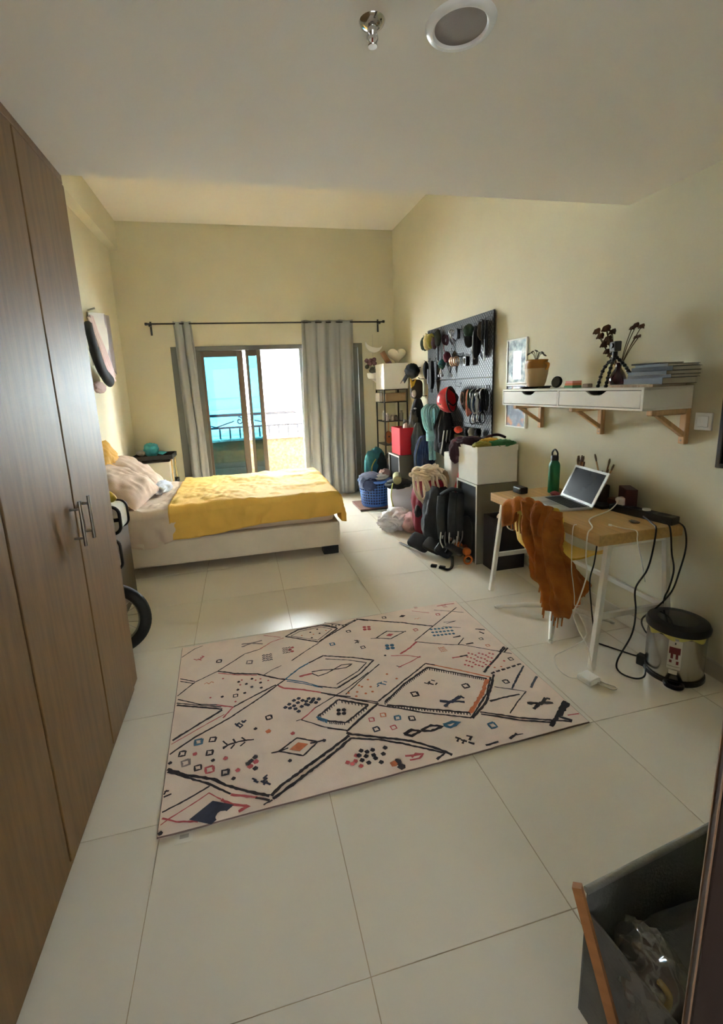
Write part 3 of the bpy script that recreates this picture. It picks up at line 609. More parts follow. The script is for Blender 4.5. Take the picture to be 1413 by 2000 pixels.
def jacket(c, w, h, material, label, seed, name, cat='jacket', hz=None, d=.09, tilt=0):
    t = thing(name, label, cat, (c[0], c[1], c[2]-h/2), HG)
    def fn(u, v):
        a = u*2*math.pi; ww = w*(.30+.70*min(1, v*2.2)**.7)*(1-.15*v*v)
        f = 1+.16*math.sin(a*5+seed)*v+.25*fbm(math.cos(a)*1.5+seed, math.sin(a)*1.5, v*2)
        x = c[0]-ww/2*math.cos(a)*f; y = c[1]+d*(.4+.6*min(1, v*2))*math.sin(a)*f
        return (min(x, 2.175)+tilt*v, y, c[2]+h/2-v*h+.02*math.sin(a*3+seed)*v)
    MB().grid(fn, 72, 30).build('body', material, t, smooth=180)
    return t
t = jacket((2.07, 5.16, 1.08), .20, .50, blackf_m, 'black jacket hanging below the brown pouch', 1, 'black_jacket')
MB().blob((1.985, 5.10, 1.03), (.05, .05, .16), .3, 2.2, 44).build('sleeve', grey_f, t, smooth=180); wallhook(5.16, 1.36, t); MB().blob((2.0, 5.08, 1.22), (.02, .015, .012), .1, 2, 1, lev=2).build('logo', lgrey, t, smooth=180)
t = jacket((1.99, 4.98, .86), .15, .40, grey_f, 'grey jacket hem hanging between red bag and navy bag', 2, 'grey_jacket')
wallhook(4.98, 1.1, t)
t = jacket((2.02, 4.86, .71), .26, .42, navy, 'navy blue drawstring bag hanging left of the teal rope', 3, 'navy_bag', 'bag', d=.10)
MB().tube(spline([(1.90, 4.80, .55), (1.885, 4.78, .70), (1.95, 4.8, .9)]), .007, 6).build('strap', grey_f, t, smooth=180); wallhook(4.86, .95, t)
for k in range(4): MB().tube(spline([(1.95+.035*k, 4.755, .52), (1.955+.03*k, 4.745, .7), (1.98+.02*k, 4.77, .88)]), .007, 6).build('pleat', navy, t, smooth=180)
# teal rope coil
t = thing('teal_rope', 'coiled teal climbing rope hanging below the pegboard', 'rope', (2.0, 4.62, .67), HG); rnd = random.Random(4)
pts = []
for k in range(13):
    ph = rnd.uniform(-.4, .4); cx_ = 2.0+rnd.uniform(-.03, .03); cyy = 4.60+rnd.uniform(-.05, .05); wd_ = rnd.uniform(.05, .105); hb = rnd.uniform(.12, .25)
    for i in range(8):
        a = math.pi*2*i/8+math.pi/2
        pts.append((cx_+wd_*math.cos(a), cyy+.5*wd_*math.cos(a+ph), 1.20+(.07*math.sin(a) if math.sin(a) > 0 else hb*math.sin(a))+rnd.uniform(-.008, .008)))
MB().tube(spline(pts, 4), .0105, 8).build('coil', tealr, t, smooth=180)
pts = []
for k in range(9):
    for i in range(10):
        a = 2*math.pi*i/10; pts.append((2.0+.062*math.cos(a), 4.58+.05*math.sin(a), 1.00-.012*k+.004*math.sin(a*2)-.0012*i))
MB().tube(spline(pts, 3), .010, 8).build('wrap', tealr, t, smooth=180)
for k in range(12): 
    x = 1.968+.006*k; y = 4.57+rnd.uniform(-.03, .03); MB().tube(spline([(x, y, 1.0), (x+rnd.uniform(-.008, .008), y, .86), (x+rnd.uniform(-.008, .008), y-.01, .68)]), .008, 7).build('tail', tealr, t, smooth=180)
wallhook(4.62, 1.29, t)
t = jacket((2.07, 4.42, 1.02), .20, .46, blackf_m, 'black rucksack hanging right of the teal rope', 5, 'black_rucksack', 'rucksack', d=.10)
for k, (a, b) in enumerate(((1.985, 2.0), (2.02, 2.04), (2.055, 2.07))): MB().tube(spline([(a+.03, 4.32, 1.02), (a, 4.30, .88), (b-.03, 4.31, .78)]), .012, 8, flat=(1, .4)).build('strap', (lgrey, lgrey, grey_f)[k], t, smooth=180)
MB().blob((2.06, 4.33, .84), (.085, .06, .10), .3, 2, 47).build('front_pocket', blackf_m, t, smooth=180); wallhook(4.42, 1.27, t)
# ------------------------------------------------- corner rack
rk = thing('metal_rack', 'slim black metal shelving rack in the far right corner', 'rack', (1.98, 5.87, 0))
for x in (1.825, 2.135):
    for y in (5.70, 6.05): B('post', (x-.009, y-.009, 0), (x+.009, y+.009, 1.455), black_m, rk, bevel=.002)
for z in (.12, .40, .725, 1.035, 1.285, 1.445): B('shelf', (1.82, 5.695, z-.006), (2.14, 6.055, z+.006), black_m, rk, bevel=.002)
def fabbox(name, a, b, label, lid=True):
    t = thing(name, label, 'box', ((a[0]+b[0])/2, (a[1]+b[1])/2, a[2]))
    th = .006
    B('base', (a[0], a[1], a[2]), (b[0], b[1], a[2]+th), boxf_m, t, bevel=.003)
    for p, q in (((a[0], a[1], a[2]), (a[0]+th, b[1], b[2])), ((b[0]-th, a[1], a[2]), (b[0], b[1], b[2])), ((a[0]+th, a[1], a[2]), (b[0]-th, a[1]+th, b[2])), ((a[0]+th, b[1]-th, a[2]), (b[0]-th, b[1], b[2]))): B('side', p, q, boxf_m, t, bevel=.003)
    for zz in (b[2]-.045,): B('hem', (a[0]-.003, a[1]-.003, zz), (b[0]+.001, a[1], b[2]+.001), boxf_m, t, bevel=.001); B('hem', (a[0]-.003, a[1], zz), (a[0], b[1], b[2]+.001), boxf_m, t, bevel=.001)
    return t
fabbox('fabric_box', (1.815, 5.67, 1.452), (2.145, 6.03, 1.775), 'white fabric box on top of the corner rack')
RK = 'things on the corner rack'
B('kraft_box', (1.85, 5.73, 1.292), (2.12, 6.02, 1.40), mat('kraft_card', (168, 140, 104), .8), None, label='tan kraft carton on the upper rack shelf under the white box', cat='carton', group=RK)
B('white_carton', (1.80, 5.85, 1.292), (1.845, 6.03, 1.41), mat('white_card', (206, 204, 196), .7), None, label='small white carton at left of the tan kraft carton', cat='carton', group=RK)
for k, (x, y, r, h, c, lab) in enumerate(((1.87, 5.76, .03, .10, (200, 198, 196), 'white jar at left end of the middle rack shelf'), (1.94, 5.75, .028, .08, (182, 170, 156), 'beige jar next to the white jar on the rack'), (2.0, 5.78, .032, .07, (90, 88, 86), 'dark squat jar in the middle of the rack shelf'), (2.07, 5.75, .026, .13, (120, 118, 114), 'tall grey bottle on the middle rack shelf'), (1.88, 5.9, .03, .13, (214, 212, 208), 'pale bottle at the back of the middle rack shelf'))):
    MB().lathe((x, y, 1.042), [(0, 0), (r, 0), (r, h*.7), (r*.6, h*.8), (r*.6, h), (0, h)], 18).build('jar', mat('jar%d' % k, c, .35), None, smooth=40, label=lab, cat='jar', group=RK)
t = thing('wooden_ukulele', 'small brown wooden instrument standing on the rack shelf', 'ukulele', (1.90, 5.80, .732), RK)
um = mat('brown_wood', (150, 92, 52), .5, var=.15); MB().prism([(1.90+.045*math.cos(a)*(1+.22*math.cos(2*a)), .82+.085*math.sin(a)) for a in [2*math.pi*i/28 for i in range(28)]], 'y', 5.78, 5.82).build('body', um, t, bevel=.004); B('neck', (1.892, 5.785, .89), (1.908, 5.80, 1.02), mat('light_wood_neck', (196, 150, 104), .5), t, bevel=.002); MB().cyl((1.90, 5.776, .83), (1.90, 5.78, .83), .012, n=14).build('sound_hole', black_m, t)
B('dark_books', (2.0, 5.75, .733), (2.12, 6.0, .93), mat('dark_book', (60, 52, 46), .7), None, label='dark bound folder standing on the rack beside wooden instrument', cat='folder', group=RK)
MB().blob((1.98, 5.86, .51), (.13, .14, .10), .5, 2.2, 51, ridge=True).build('folded_cloth', brown_f, None, smooth=180, label='brown folded cloth on the lower rack shelf', cat='cloth', group=RK)
# plush and decorations over the rack
t = thing('plush_heart', 'cream heart-shaped plush cushion on top of the white box', 'cushion', (2.05, 5.85, 1.72))
def heart(u, v):
    a = u*2*math.pi; x = 16*math.sin(a)**3; z = 13*math.cos(a)-5*math.cos(2*a)-2*math.cos(3*a)-math.cos(4*a); k = math.sin(v*math.pi)**.6 if v else 0
    return (2.035+x*.0078*k+.02, 5.84+.06*math.cos(v*math.pi), 1.855+z*.0068*k+.03)
MB().grid(heart, 48, 16).build('body', mat('cream_plush', (240, 230, 208), .9, bump=.3, bscale=80), t, smooth=180)
t = thing('paper_roll', 'brown wrapping roll with purple end leaning out of the white box', 'paper roll', (1.86, 5.8, 1.70))
MB().cyl((1.965, 5.80, 1.72), (1.85, 5.83, 1.93), .035, n=16).build('tube', mat('brown_paper', (150, 112, 78), .8), t, smooth=50); MB().cyl((1.975, 5.795, 1.70), (1.922, 5.81, 1.80), .037, n=16).build('sleeve', mat('mauve_paper', (132, 108, 124), .8), t, smooth=50)
wd2 = thing('moon_wall_hanging', 'white crescent moons and bowl strung on the back wall', 'wall hanging', (1.83, 6.25, 1.4))
mo = mat('moon_white', (250, 249, 244), .6)
def crescent(cx_, cz_, r, rot_, name='crescent'):
    o = []
    for i in range(21): a = math.pi*(i/20); o.append((math.cos(a)*r, -math.sin(a)*r))
    for i in range(1, 20): a = math.pi*(1-i/20); o.append((math.cos(a)*r, -math.sin(a)*r*.42))
    ca, sa = math.cos(rot_), math.sin(rot_); o = [(cx_+x*ca-z*sa, cz_+x*sa+z*ca) for x, z in o]
    MB().prism(o, 'y', 6.225, 6.255).build(name, mo, wd2, bevel=.003)
crescent(1.865, 2.075, .12, -.25); crescent(1.86, 1.49, .12, 2.2)
MB().lathe((1.83, 6.24, 1.60), [(0, 0), (.055, .005), (.07, .03), (.075, .08), (.065, .08), (0, .02)], 24).build('bowl', mo, wd2, smooth=50)
MB().tube([(1.86, 6.285, 2.2), (1.85, 6.285, 1.45)], .002, 5).build('string', lgrey, wd2)
t = thing('dried_bouquet', 'bunch of dusky pink dried flowers behind the white box', 'flowers', (1.80, 6.12, 1.65)); rnd = random.Random(2); dpk = mat('dusky_pink', (134, 96, 104), .85); dgr = mat('dry_leaf', (92, 94, 84), .85)
for k in range(14):
    p = Vector((1.80+rnd.uniform(-.07, .06), 6.17+rnd.uniform(-.05, .05), 1.80+rnd.uniform(-.10, .10))); MB().blob(p, (.03, .03, .03), .6, 3, k, ridge=True, lev=2).build('flower', dpk if p.z > 1.77 else dgr, t, smooth=180); MB().tube([(1.83, 6.22, 1.63), p], .002, 5).build('stem', dgr, t)
# ------------------------------------------------- storage units, boxes and the pile of bags
def unit(x0, x1, y0, y1, h, label, shelf=.34):
    t = thing('storage_unit', label, 'storage unit', ((x0+x1)/2, (y0+y1)/2, 0), 'grey storage units along the right wall')
    th = .018; em = mat('unit_edge', (206, 202, 192), .5)
    B('side_panel', (x0, y0, 0), (x1, y0+th, h), unit_m, t, bevel=.001); B('side_panel', (x0, y1-th, 0), (x1, y1, h), unit_m, t, bevel=.001)
    B('top', (x0, y0+th, h-th), (x1, y1-th, h), unit_m, t, bevel=.001); B('bottom', (x0, y0+th, 0), (x1, y1-th, th), unit_m, t, bevel=.001)
    B('back_panel', (x1-.008, y0+th, th), (x1, y1-th, h-th), unitin_m, t, bevel=0); B('shelf', (x0+.01, y0+th, shelf), (x1-.008, y1-th, shelf+th), unitin_m, t, bevel=.001)
    for zz in ((th+.002, shelf-.002), (shelf+th+.002, h-th-.002)): B('drawer', (x0+.02, y0+th+.004, zz[0]), (x1-.03, y1-th-.004, zz[1]), unitin_m, t, bevel=.004)
    B('edge_band', (x0-.0015, y0, 0), (x0, y0+th, h), em, t, bevel=0); B('edge_band', (x0-.0015, y1-th, 0), (x0, y1, h), em, t, bevel=0); B('edge_band', (x0-.0015, y0+th, h-th), (x0, y1-th, h), em, t, bevel=0)
    return t
unit(1.80, 2.168, 3.245, 3.60, .677, 'grey storage unit under the white fabric box beside the desk')
unit(1.765, 2.168, 5.01, 5.40, .677, 'grey storage unit under the red gift bag')
unit(1.885, 2.168, 3.66, 4.78, .50, 'low grey storage unit hidden behind the heap of backpacks', .25)
fabbox('fabric_box', (1.80, 3.245, .680), (2.16, 3.57, .985), 'white fabric box on the grey unit beside the desk')
# clothes on the white box
def heap(name, label, parts, cat):
    zs = min(p[0][2]-p[1][2] for p in parts); t = thing(name, label, cat, (parts[0][0][0], parts[0][0][1], zs))
    for i, (c, r, mt_, amp, sd, nm) in enumerate(parts): MB().blob(c, r, amp, 2.6, sd, ridge=True).build(nm, mt_, t, smooth=180)
    return t
heap('green_cloth', 'green and yellow folded cloth on the white box beside the desk', [((2.02, 3.34, .99), (.15, .10, .035), F('leaf_green_fabric', (60, 122, 78)), .8, 61, 'green_fold'), ((1.87, 3.30, .99), (.075, .05, .032), olive, .8, 62, 'olive_fold'), ((1.97, 3.36, 1.02), (.08, .06, .02), F('amber_fabric', (206, 160, 60)), .6, 63, 'amber_fold')], 'cloth')
heap('maroon_garment', 'plum garment spilling over the far edge of the white box', [((1.90, 3.56, .985), (.13, .10, .05), plum, .7, 64, 'body'), ((1.80, 3.62, .91), (.06, .06, .10), plum, .7, 65, 'sleeve'), ((1.84, 3.63, .99), (.07, .06, .04), mar, .6, 66, 'collar')], 'garment')
t = thing('headphones', 'dark headband lying over the clothes on the white box', 'headband', (2.06, 3.42, .99)); MB().tube(spline([(1.95, 3.44, 1.01), (2.0, 3.42, 1.045), (2.07, 3.40, 1.055), (2.13, 3.38, 1.03)]), .011, 8).build('band', plum, t, smooth=180)
# white tote and red bag on the low unit
t = thing('white_tote', 'white paper tote standing on the low unit behind the backpacks', 'tote bag', (1.97, 3.9, .5))
MB().prism([(1.88, .505), (2.09, .505), (2.10, .85), (1.87, .85)], 'y', 3.86, 4.02).build('body', mat('tote_white', (218, 216, 208), .8), t, bevel=.01)
t = thing('red_carrier', 'bright red carrier bag beside the white tote', 'bag', (1.93, 3.72, .5))
MB().prism([(1.855, .505), (1.99, .505), (1.97, .66), (1.945, .80), (1.93, .78), (1.90, .64)], 'y', 3.68, 3.80).build('body', redf, t, bevel=.01)
# red gift bag with two balls
t = thing('gift_bag', 'red gift bag standing on the grey unit by the rack', 'gift bag', (1.93, 5.2, .68))
rg = mat('gift_red', (206, 28, 44), .55)
for nm, a, b in (('front', (1.795, 5.06, .68), (1.80, 5.36, 1.0)), ('back', (2.05, 5.06, .68), (2.055, 5.36, 1.0)), ('side', (1.80, 5.055, .68), (2.05, 5.06, 1.0)), ('side', (1.80, 5.36, .68), (2.05, 5.365, 1.0)), ('base', (1.80, 5.06, .678), (2.05, 5.36, .683))): B(nm, a, b, rg, t, bevel=.001)
MB().tube(spline([(1.83, 5.065, .99), (1.84, 5.06, 1.06), (1.89, 5.06, 1.07), (1.90, 5.065, .99)]), .004, 6).build('handle', brown_f, t, smooth=180)
for k, (x, y) in enumerate(((1.89, 5.10), (1.99, 5.10))):
    MB().lathe((x, y, .684), [(0, 0), (.03, .0), (.036, .04), (.036, .30), (.034, .345), (.02, .368), (0, .373)], 20).build('deodorant', mat('pale_cap', (214, 186, 170), .5), None, smooth=60, label=('pale pink bottle top, left one in the red gift bag', 'pale pink bottle top, right one in the red gift bag')[k], cat='bottle', group='bottles in the gift bag')
for k, (x, y, h, c) in enumerate(((1.93, 5.26, .40, grey_f), (2.02, 5.25, .42, lgrey))):
    MB().lathe((x, y, .684), [(0, 0), (.03, 0), (.03, h*.75), (.014, h*.85), (.014, h), (0, h)], 18).build('spray_bottle', c, None, smooth=50, label=('dark grey spray bottle at the back of the gift bag', 'pale grey spray bottle at the back of the gift bag')[k], cat='bottle', group='bottles in the gift bag')
# laundry basket
lb = thing('laundry_basket', 'blue plastic lattice laundry basket on the floor by the curtain', 'laundry basket', (1.56, 5.36, .032)); blu = mat('basket_blue', (62, 104, 172), .45)
bx, by = 1.56, 5.36
def brad(z): return .168+.034*(z-.03)/.33
for i in range(34):
    a = 2*math.pi*i/34; MB().tube([(bx+brad(z)*math.cos(a), by+brad(z)*math.sin(a), z) for z in (.05, .2, .345)], .0065, 6, flat=(1, .6)).build('slat', blu, lb)
for i in range(9):
    z = .065+.034*i; MB().tube([(bx+brad(z)*math.cos(a), by+brad(z)*math.sin(a), z) for a in [2*math.pi*j/40 for j in range(40)]], .0055, 6, True).build('hoop', blu, lb, smooth=180)
MB().lathe((bx, by, 0), [(.0, .034), (.165, .034), (.172, .06), (.168, .06), (.160, .04), (0, .04)], 40).build('base', blu, lb, smooth=40)
MB().lathe((bx, by, 0), [(.196, .335), (.206, .335), (.218, .352), (.216, .366), (.198, .366), (.194, .350)], 48).build('rim', blu, lb, smooth=40)
MB().lathe((bx, by, 0), [(.0, .042), (.150, .045), (.172, .30), (0, .36)], 30).build('laundry_core', F('dark_denim', (52, 62, 92)), None, smooth=50, label='dark denim laundry packed inside the blue basket', cat='laundry')
BK = 'laundry in the blue basket'
denim = F('denim', (120, 132, 162)); 
heap('denim_garment', 'pale blue denim garment hanging over the left rim of the basket', [((1.47, 5.28, .40), (.13, .10, .07), denim, .8, 71, 'body'), ((1.365, 5.22, .345), (.045, .05, .065), denim, .6, 72, 'sleeve'), ((1.45, 5.175, .33), (.09, .02, .075), F('dark_denim', (52, 62, 92)), .5, 73, 'cuff')], 'garment')
heap('white_garment', 'white shirt crumpled on top of the blue basket', [((1.60, 5.27, .40), (.10, .09, .04), lgrey, .8, 74, 'body')], 'garment')
heap('pink_garment', 'pinkish patterned garment at the right of the blue basket', [((1.69, 5.34, .42), (.07, .08, .06), F('dusty_rose', (150, 118, 112)), .9, 75, 'body')], 'garment')
mtm = mat('brown_mat', (110, 78, 66), .7, var=.1)
t = thing('folded_mat', 'folded brown mat under the blue laundry basket', 'mat', (1.52, 5.45, 0)); B('upper_layer', (1.32, 5.19, .016), (1.78, 5.64, .03), mtm, t, bevel=.005); B('lower_layer', (1.325, 5.20, .0), (1.775, 5.63, .013), black_m, t, bevel=.005)
t = thing('teal_backpack', 'petrol teal bag slumped behind the laundry basket', 'bag', (1.66, 5.60, 0)); MB().blob((1.655, 5.64, .36), (.145, .075, .34), .16, 1.6, 77, p=3).build('body', F('petrol_nylon', (32, 98, 104)), t, smooth=180); MB().blob((1.72, 5.585, .42), (.075, .04, .22), .2, 2, 78).build('pocket', F('dark_petrol', (24, 44, 44)), t, smooth=180)
MB().tube(spline([(1.58, 5.56, .40), (1.59, 5.55, .5), (1.64, 5.55, .58)]), .008, 6).build('strap', olive, t, smooth=180)
# white paper bag with dark rolls
t = thing('white_paper_bag', 'white paper bag standing behind the white laundry heap', 'paper bag', (1.67, 4.78, 0))
for nm, a, b in (('front', (1.56, 4.70, 0), (1.80, 4.705, .40)), ('back', (1.56, 4.85, 0), (1.80, 4.855, .40)), ('side', (1.56, 4.705, 0), (1.565, 4.85, .40)), ('side', (1.795, 4.705, 0), (1.80, 4.85, .40)), ('base', (1.565, 4.705, 0), (1.795, 4.85, .004))): B(nm, a, b, mat('paper_white', (228, 228, 232), .75), t, bevel=.001)
heap('black_jumper', 'black jumper folded over the white paper bag', [((1.66, 4.74, .41), (.15, .10, .055), blackf_m, .6, 81, 'body')], 'jumper')
MB().cyl((1.60, 4.62, .475), (1.68, 4.86, .48), .048, n=20).build('foam_roll', F('olive_foam', (150, 146, 106)), None, smooth=50, bevel=.012, label='rolled olive grey foam mat on the black jumper', cat='foam mat')
MB().tube(spline([(1.56, 4.66, .44), (1.525, 4.62, .30), (1.55, 4.60, .17), (1.56, 4.60, .16)]), .014, 8, flat=(1, .35)).build('lime_strap', F('lime_webbing', (170, 172, 82)), None, smooth=180, label='lime green strap dangling beside the white paper bag', cat='strap')
heap('laundry_heap', 'heap of crumpled white sheets on the floor', [((1.50, 4.42, .09), (.16, .15, .10), mat('sheet_white', (236, 233, 238), .85), 1.5, 82, 'sheet'), ((1.56, 4.46, .13), (.09, .09, .07), mat('sheet_white', (236, 233, 238), .85), 1.5, 85, 'sheet_fold'), ((1.42, 4.38, .05), (.09, .09, .06), mat('sheet_white', (236, 233, 238), .85), 1.5, 83, 'sheet_edge')], 'laundry')
lh = bpy.data.objects['laundry_heap']; rnd = random.Random(21)
for k in range(11):
    a = rnd.uniform(2.2, 5.2); b = a+rnd.uniform(.7, 1.3); r1 = rnd.uniform(.08, .15); zz = .20-r1*.9
    MB().tube(spline([(1.50+(r1+.02*math.sin(4*q))*math.cos(a+(b-a)*q), 4.42+(r1+.01)*math.sin(a+(b-a)*q), zz+.05*math.sin(q*3.1)+.012*k%.03) for q in (0, .25, .5, .75, 1)], 5), [.006]+[.02]*19+[.006], 8, flat=(1, .7)).build('sheet_roll', mat('sheet_white', (236, 233, 238), .85), lh, smooth=180)
heap('pink_towel', 'pale pink towel between white sheets and maroon backpack', [((1.615, 4.27, .09), (.085, .09, .10), F('shell_pink', (226, 186, 186)), .8, 84, 'body')], 'towel')
# maroon backpack with cream rope
mp = thing('maroon_backpack', 'maroon and black backpack standing in the heap', 'backpack', (1.73, 4.08, 0))
MB().blob((1.73, 4.10, .30), (.15, .12, .30), .12, 1.8, 91, p=3.2).build('body', F('maroon_nylon', (120, 22, 44)), mp, smooth=180)
MB().blob((1.80, 4.03, .27), (.09, .09, .26), .12, 2, 92, p=3).build('side_pocket', blackf_m, mp, smooth=180)
MB().blob((1.77, 4.0, .52), (.11, .10, .07), .12, 2, 93).build('lid', F('crimson_nylon', (150, 18, 46)), mp, smooth=180)
for k in range(3): MB().tube(spline([(1.63+.03*k, 3.975, .50), (1.62+.03*k, 3.955, .33), (1.64+.02*k, 3.975, .12)]), .013, 8, flat=(1, .35)).build('strap', (mar, pinkf, redf)[k], mp, smooth=180)
MB().blob((1.60, 4.02, .28), (.035, .045, .06), .2, 2, 94).build('bottle_pouch', blackf_m, mp, smooth=180)
rp = thing('cream_rope', 'tangled cream climbing rope on top of the maroon backpack', 'rope', (1.70, 4.02, .50)); rnd = random.Random(11); pts = []
for k in range(62):
    a = rnd.uniform(0, 2*math.pi); r = rnd.uniform(.05, .185); pts.append((1.705+r*math.cos(a), 4.02+r*.62*math.sin(a), .655+.10*(1-(r/.19)**2)*rnd.uniform(-.2, 1)+rnd.uniform(-.06, .02)))
MB().tube(spline(pts, 8), .012, 8).build('tangle', cream, rp, smooth=180)
for k in range(7):
    x = 1.585+.035*k+rnd.uniform(-.01, .01); b = (.44, .40, .50, .36, .34, .42, .46)[k]; w_ = rnd.uniform(.03, .06); y = 3.90+rnd.uniform(-.02, .02)
    MB().tube(spline([(x-w_, y+.07, .64), (x-w_-.012, y, b+.1), (x-w_*.4, y-.015, b), (x+w_*.7, y-.012, b+.03), (x+w_, y, b+.14), (x+w_*.6, y+.07, .64)], 8), .0125, 8).build('loop', cream, rp, smooth=180)
heap('brown_pouch', 'brown pouch with red ring beside the cream rope', [((1.88, 3.98, .60), (.06, .06, .075), F('sand_brown', (150, 122, 92)), .4, 95, 'body')], 'pouch')
MB().tube([(1.905+.022*math.cos(a), 3.90, .655+.022*math.sin(a)) for a in [2*math.pi*i/20 for i in range(20)]], .006, 8, True).build('dog_collar_ring', F('ring_maroon', (92, 44, 62)), None, smooth=180, label='small maroon ring at the right of the cream rope', cat='ring')
# black backpack with hip belt
bp = thing('black_backpack', 'large black trekking backpack leaning in the front of the heap', 'backpack', (1.66, 3.6, 0))
Mx = RX(-16) @ RY(6)
MB().blob((1.665, 3.70, .28), (.13, .14, .29), .22, 1.7, 101, Mx, p=2.5).build('body', blackf_m, bp, smooth=180)
dgf = F('charcoal_nylon', (46, 47, 50))
for k, (a, b, c) in enumerate((((1.62, 3.53, .54), (1.57, 3.44, .40), (1.60, 3.47, .18)), ((1.72, 3.50, .57), (1.66, 3.41, .42), (1.67, 3.44, .18)), ((1.78, 3.50, .56), (1.74, 3.42, .40), (1.73, 3.44, .20)))): MB().tube(spline([a, b, c], 8), .034, 12, flat=(1, .42)).build('shoulder_strap', dgf, bp, smooth=180)
MB().tube(spline([(1.62, 3.54, .55), (1.70, 3.50, .60), (1.80, 3.52, .57)]), .03, 10, flat=(1, .6)).build('top_collar', dgf, bp, smooth=180)
bm_ = F('belt_black', (44, 44, 48))
for k, (c, r, q) in enumerate((((1.475, 3.675, .095), (.075, .10, .028), 34), ((1.545, 3.535, .10), (.06, .085, .030), 34), ((1.60, 3.435, .085), (.055, .075, .028), 30), ((1.665, 3.375, .105), (.03, .085, .026), 30))): MB().blob(c, r, .04, 1.5, 103+k, RZ(28) @ RY(-q) @ RX(18), p=6).build('hip_belt_pad', bm_, bp, smooth=180)
for k, p in enumerate(((1.512, 3.60, .105), (1.575, 3.48, .11), (1.632, 3.40, .10))): MB().cbox(p, (.10, .014, .05), RZ(28) @ RY(-34)).build('belt_band', blackp_m, bp, bevel=.004)
MB().tube(spline([(1.455, 3.70, .06), (1.42, 3.80, .02), (1.385, 3.965, .008)]), .014, 8, flat=(1, .25)).build('belt_strap', blackp_m, bp, smooth=180)
MB().tube(spline([(1.63, 3.34, .06), (1.59, 3.26, .012), (1.54, 3.215, .008), (1.50, 3.25, .008)]), .013, 8, flat=(1, .3)).build('belt_strap', blackp_m, bp, smooth=180)
for p in ((1.452, 3.312, .012), (1.50, 3.255, .014)): MB().cbox(p, (.05, .035, .02), RZ(-40)).build('buckle', blackp_m, bp, bevel=.005)
for k in range(6): MB().tube(spline([(1.58+.035*k, 3.45-.01*k, .25), (1.56+.04*k, 3.42, .18), (1.58+.03*k, 3.41, .12)]), .006, 6).build('webbing', (lgrey, grey_f)[k % 2], bp, smooth=180)
for k, p in enumerate(((1.59, 3.44, .205), (1.655, 3.42, .185), (1.68, 3.41, .16))): MB().cbox(p, (.022, .01, .035), RY(20*k)).build('buckle', (alu, alu, lgrey)[k], bp, bevel=.003)
MB().tube(spline([(1.79, 3.44, .1), (1.785, 3.40, .26), (1.79, 3.44, .40)]), .02, 8, flat=(1, .5)).build('side_compression', dgf, bp, smooth=180)
# skateboard standing on its tail behind the pack
sk = thing('skateboard', 'black longboard with amber wheels leaning by the grey unit', 'skateboard', (1.755, 3.30, 0)); amb = mat('amber_wheel', (206, 110, 50), .35)
MB().prism(rr((3.36, .20), .09, .19, .085, 8), 'x', 1.772, 1.786).build('deck', black_m, sk, bevel=.003)
for z in (.11,):
    MB().cyl((1.74, 3.29, z), (1.74, 3.43, z), .008, n=10).build('axle', steel_m, sk); B('truck', (1.742, 3.34, z-.03), (1.773, 3.38, z+.03), mat('copper_truck', (170, 110, 76), .35, .8), sk)
    for y in (3.285, 3.435): MB().lathe((1.735, y, z), [(.012, -.022), (.028, -.022), (.034, -.012), (.034, .012), (.028, .022), (.012, .022)], 24, RX(90)).build('wheel', amb, sk, smooth=40)
MB().tube([(1.735+.034*math.cos(a), 3.262, .045+.034*math.sin(a)) for a in [2*math.pi*i/24 for i in range(24)]], .009, 8, True).build('orange_hoop', amb, None, smooth=180, label='small amber hoop on the floor by the grey unit', cat='hoop')
# dark carrier bag under the desk
t = thing('dark_carrier_bag', 'dark paper carrier bag with white cord under the desk', 'carrier bag', (2.0, 3.14, 0)); dk = mat('dark_paper', (44, 36, 40), .7)
for nm, a, b in (('front', (1.855, 3.075, 0), (2.135, 3.08, .44)), ('back', (1.855, 3.225, 0), (2.135, 3.23, .44)), ('side', (1.855, 3.08, 0), (1.86, 3.225, .44)), ('side', (2.13, 3.08, 0), (2.135, 3.225, .44)), ('base', (1.86, 3.08, 0), (2.13, 3.225, .004))): B(nm, a, b, dk, t, bevel=.001)
MB().tube(spline([(1.96, 3.068, .43), (1.97, 3.066, .36), (2.02, 3.064, .33), (2.06, 3.066, .36), (2.08, 3.068, .43)]), .005, 6).build('handle_cord', whitef_m, t, smooth=180)
heap('white_socks', 'two bunched white socks in the dark carrier bag', [((1.97, 3.13, .42), (.05, .05, .045), whitef_m, .4, 111, 'sock'), ((2.05, 3.13, .42), (.05, .05, .045), whitef_m, .4, 112, 'sock')], 'socks')
